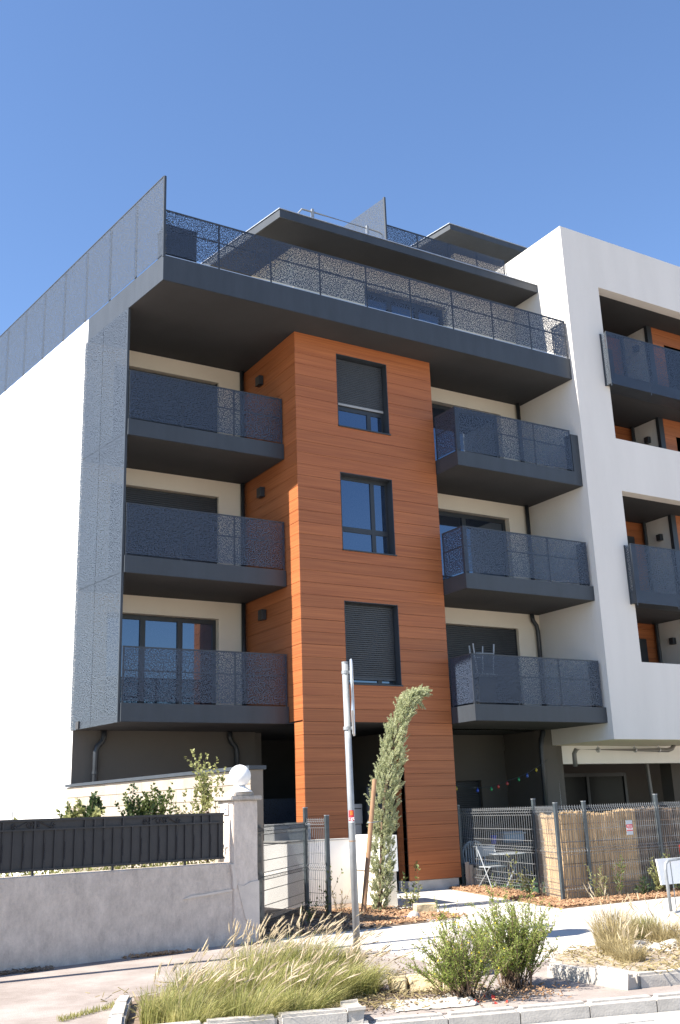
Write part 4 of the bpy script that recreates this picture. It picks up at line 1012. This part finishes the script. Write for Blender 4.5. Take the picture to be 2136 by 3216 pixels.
gshrub(3.02,.58,1.55,.98,13,'climbing branches with pale leaves beside the white ball',M_oliv,.07,.04,.16,50,.06,.1)
gshrub(2.72,.60,1.35,.70,8,'thin leafy branches left of the pillar',M_oliv,.07,.035,.7,30,.05)
gshrub(.45,1.1,1.3,.62,2,'thin vine with rusty leaves before the white wall',M_oliv,.07,.05,.06,18,.02)
hg = MB()
for i in range(5200):
    s = random.uniform(-3, 2.95); q = W(s, random.uniform(.24,.62)); leaf(hg, (q[0], q[1], random.uniform(.86,1.12)), rv(1).normalized()*random.uniform(.03,.06), .028)
for i in range(60):
    s = -3+.1*i; q = W(s, .42); hg.tube([(q[0],q[1],0),(q[0],q[1],1.0)], .008, 4, False)
o = hg.build('hedge_foliage', M_oliv); o['kind'] = 'stuff'
for s, lb in ((-.02,'thin grey garden stake nearest the left edge'),(.60,'thin grey garden stake left of the block wall')):
    q = W(s, 1.4); tag(MB().tube([(q[0],q[1],0),(q[0],q[1],1.73)], .008, 6).build('garden_stake', M_galv), lb, 'stake', 'thin garden stakes')
# terrace plant
plant(6.82,17.5,.75,4,'small green plant above the terrace railing corner',M_shrub,.09,.03,.25,z=12.75,nl=16,name='potted_plant')

# ------------------------------------------------------------------ stones, paper, boulder
from mathutils import noise as NZ
def rock(name, label, cat, c, sz, m, group=None, sub=3, amp=.12, fr=2.2, rot=0):
    bm = bmesh.new(); bmesh.ops.create_icosphere(bm, subdivisions=sub, radius=1)
    cr_, sr_ = math.cos(rot), math.sin(rot)
    for v in bm.verts:
        p = v.co.copy(); k = 1+NZ.noise(p*fr+Vector(c)*3)*amp*2+NZ.noise(p*fr*3+Vector(c))*amp*.6; p *= k
        x, y, z = p.x*sz[0], p.y*sz[1], max(-.3, p.z)*sz[2]; v.co = (c[0]+x*cr_-y*sr_, c[1]+x*sr_+y*cr_, c[2]+z)
    o = MB().bm(bm).build(name, m, None, True); return tag(o, label, cat, group)
rock('boulder', 'rounded pale boulder behind the flowering shrubs', 'stone', (6.72,8.95,.05), (.36,.30,.38), M_bould, sub=4, amp=.08)
def slabstone(label, pts, z0, z1, rnd):
    bm = bmesh.new(); n = len(pts); lo = [bm.verts.new((x,y,z0)) for x, y in pts]; hi = [bm.verts.new((x+random.gauss(0,.008),y+random.gauss(0,.008),z1)) for x, y in pts]
    bm.faces.new(lo[::-1]); bm.faces.new(hi)
    for i in range(n): bm.faces.new((lo[i],lo[(i+1)%n],hi[(i+1)%n],hi[i]))
    bmesh.ops.bevel(bm, geom=bm.edges[:], offset=.012, segments=1, affect='EDGES')
    bmesh.ops.subdivide_edges(bm, edges=bm.edges[:], cuts=2, use_grid_fill=True)
    for v in bm.verts: v.co += NZ.noise_vector(v.co*9+Vector((rnd,0,0)))*.010
    return tag(MB().bm(bm).build('limestone_block', M_stone), label, 'stone', 'limestone blocks beside the shrubs')
slabstone('left small limestone block leaning at the grass', [(5.62,8.62),(5.55,8.42),(5.64,8.34),(5.78,8.55)], 0, .12, 1)
slabstone('middle and largest limestone block beside the paper sack', [(5.66,8.33),(5.88,8.16),(6.06,8.42),(5.80,8.58)], 0, .125, 2)
slabstone('right limestone block half under the flowering shrub', [(5.90,8.15),(6.05,8.05),(6.22,8.30),(6.08,8.41)], 0, .12, 3)
slabstone('cut limestone block at the foot of the cypress', [(9.72,14.02),(10.05,13.92),(10.10,14.08),(9.78,14.2)], 0.01, .16, 4)
rock('stone', 'small white stone among bark chips left of the walkway', 'stone', (9.35,13.55,.03), (.10,.08,.09), M_paper, amp=.1)
wh = 'white stones in the right bed'
for i, (x, y, lb) in enumerate(((8.55,8.35,'white stone at the left of the right bed'),(8.75,8.25,'white stone beside the low dry tuft'),(9.1,8.35,'white stone in the middle of the right bed'),(9.3,8.1,'white stone right of the middle one'),(9.6,8.55,'white stone below the tall dry tuft'),(8.8,8.55,'white stone behind the other white stones'))):
    rock('stone', lb, 'stone', (x,y,.11), (.07+.02*random.random(),.06,.05), M_paper, wh, 2, .15, rot=random.random()*3)
pm = MB(); NX, NY = 34, 22
for j in range(NY+1):
    for i in range(NX+1):
        u, v = i/NX, j/NY; q = Vector((5.05,7.66)).lerp(Vector((5.78,7.45)), u)+Vector((.12,.46))*v+Vector((math.sin(v*9)*.03, math.sin(u*7)*.02))
        n1 = NZ.noise(Vector((u*6,v*6,0))); n2 = NZ.noise(Vector((u*15,v*13,4)))
        bf = min(1, 6*min(u,1-u,v,1-v)); n3 = NZ.noise(Vector((u*4+9,v*4,2)))*.05; pm.v.append((q.x+n3, q.y+n2*.03, .008+bf*(.028*abs(n1)+.022*abs(n2)+.10*max(0,u-.6)*(.3+abs(n1)*1.6))))
pm.f = [(j*(NX+1)+i, j*(NX+1)+i+1, (j+1)*(NX+1)+i+1, (j+1)*(NX+1)+i) for j in range(NY) for i in range(NX)]
tag(pm.build('paper_sack', M_paper), 'crumpled empty paper sack on the ground beside the shrubs', 'paper')
lt = MB()
for i in range(9): 
    q = Vector((5.95+random.gauss(0,.16), 7.52+random.gauss(0,.06), .02)); leaf(lt, q, rv(1).normalized()*random.uniform(.03,.07), .04)
tag(lt.build('litter', M_red), 'bits of red packaging litter under the flowering shrubs', 'litter')
for (pts, lb) in (([(9.0,13.65,.03),(9.2,13.7,.04),(9.5,13.6,.03),(9.8,13.65,.03),(10.0,13.5,.03)], 'loose blue twine lying on the soil near the cypress'),):
    tag(MB().tube(pts, .006, 5).build('twine', M_bluep), lb, 'twine')

# loose chips, leaves and weeds
def chips(poly_fn, n, m, name, sz=(.03,.08), z=.02, ratio=(.25,.6)):
    mb = MB()
    while n > 0:
        x, y = poly_fn(); n -= 1; a = random.uniform(0,math.pi); L = random.uniform(*sz); w = L*random.uniform(*ratio)
        d = Vector((math.cos(a),math.sin(a),random.gauss(0,.35))).normalized(); s_ = Vector((-math.sin(a),math.cos(a),random.gauss(0,.4))).normalized(); c = Vector((x,y,z+random.random()*.025)); nrm = d.cross(s_)*.006
        vs = [c-d*L/2-s_*w/2, c+d*L/2-s_*w*.4, c+d*L/2+s_*w*.4, c-d*L/2+s_*w/2]
        mb.add(vs+[v+nrm for v in vs], [(3,2,1,0),(4,5,6,7),(0,1,5,4),(1,2,6,5),(2,3,7,6),(3,0,4,7)])
    o = mb.build(name, m); o['kind'] = 'stuff'; return o
def rnd_right():
    if random.random() < .6: return random.uniform(11.85,17), random.uniform(13.02,13.72)
    t = random.random(); y = 13.4+4.8*t; xl = 11.95+.285*(y-13.4)*.98; return random.uniform(xl, xl+.85), y
chips(rnd_right, 6500, M_chip, 'bark_mulch')
chips(lambda: (random.uniform(8.2,9.9)+.3*random.random(), random.uniform(13.05,15.6)), 2600, M_chip, 'bark_mulch')
chips(lambda: (random.uniform(6.6,8.4), random.uniform(13.05,14.2)), 900, M_soil, 'dead_leaves', (.03,.09))
chips(lambda: (random.gauss(4.95,.18), 12.55+random.random()*.12), 160, M_chip, 'dead_leaves', (.03,.06), .004)
chips(lambda: (random.uniform(3.0,3.6), 12.32+random.random()*.15), 140, M_soil, 'dead_leaves', (.03,.06), .004)
chips(lambda: (random.gauss(5.6,.45), random.gauss(8.2,.3)), 700, M_soil, 'soil_crumbs', (.012,.04), .004)
chips(lambda: (random.gauss(6.3,.3), random.gauss(7.6,.15)), 260, M_chip, 'soil_crumbs', (.012,.04), .006)
chips(lambda: (random.uniform(7.45,10.6), random.uniform(7.05,8.9)), 1500, M_dry, 'straw_litter', (.03,.10), .105, (.06,.14))
chips(lambda: (random.gauss(9.1,.45), random.gauss(8.3,.22)), 420, M_paper, 'pale_gravel', (.015,.05), .105, (.5,.9))
chips(lambda: (random.uniform(3.2,6.3), 8.05+random.random()*2.3 if random.random() < .5 else 8.0+random.gauss(.1,.2)), 900, M_dry, 'straw_litter', (.03,.12), .02, (.05,.12))
chips(lambda: (random.gauss(5.9,.3), random.gauss(9.1,.45)), 500, M_soil, 'soil_crumbs', (.01,.035), .004)
chips(lambda: (random.gauss(6.2,.5), random.gauss(10.6,.35)), 350, M_soil, 'soil_crumbs', (.01,.03), .004)
wd_ = MB()
for i in range(420):
    t = random.random(); b = Vector((2.75+.75*t+random.gauss(0,.02), 9.2+.46*t+random.gauss(0,.02), 0)); leaf(wd_, b, (random.gauss(0,.5),random.gauss(0,.5),1.2)*1 and Vector((random.gauss(0,.5),random.gauss(0,.5),1)).normalized()*random.uniform(.02,.07), .006)
o = wd_.build('joint_weeds', M_grass); o['kind'] = 'stuff'
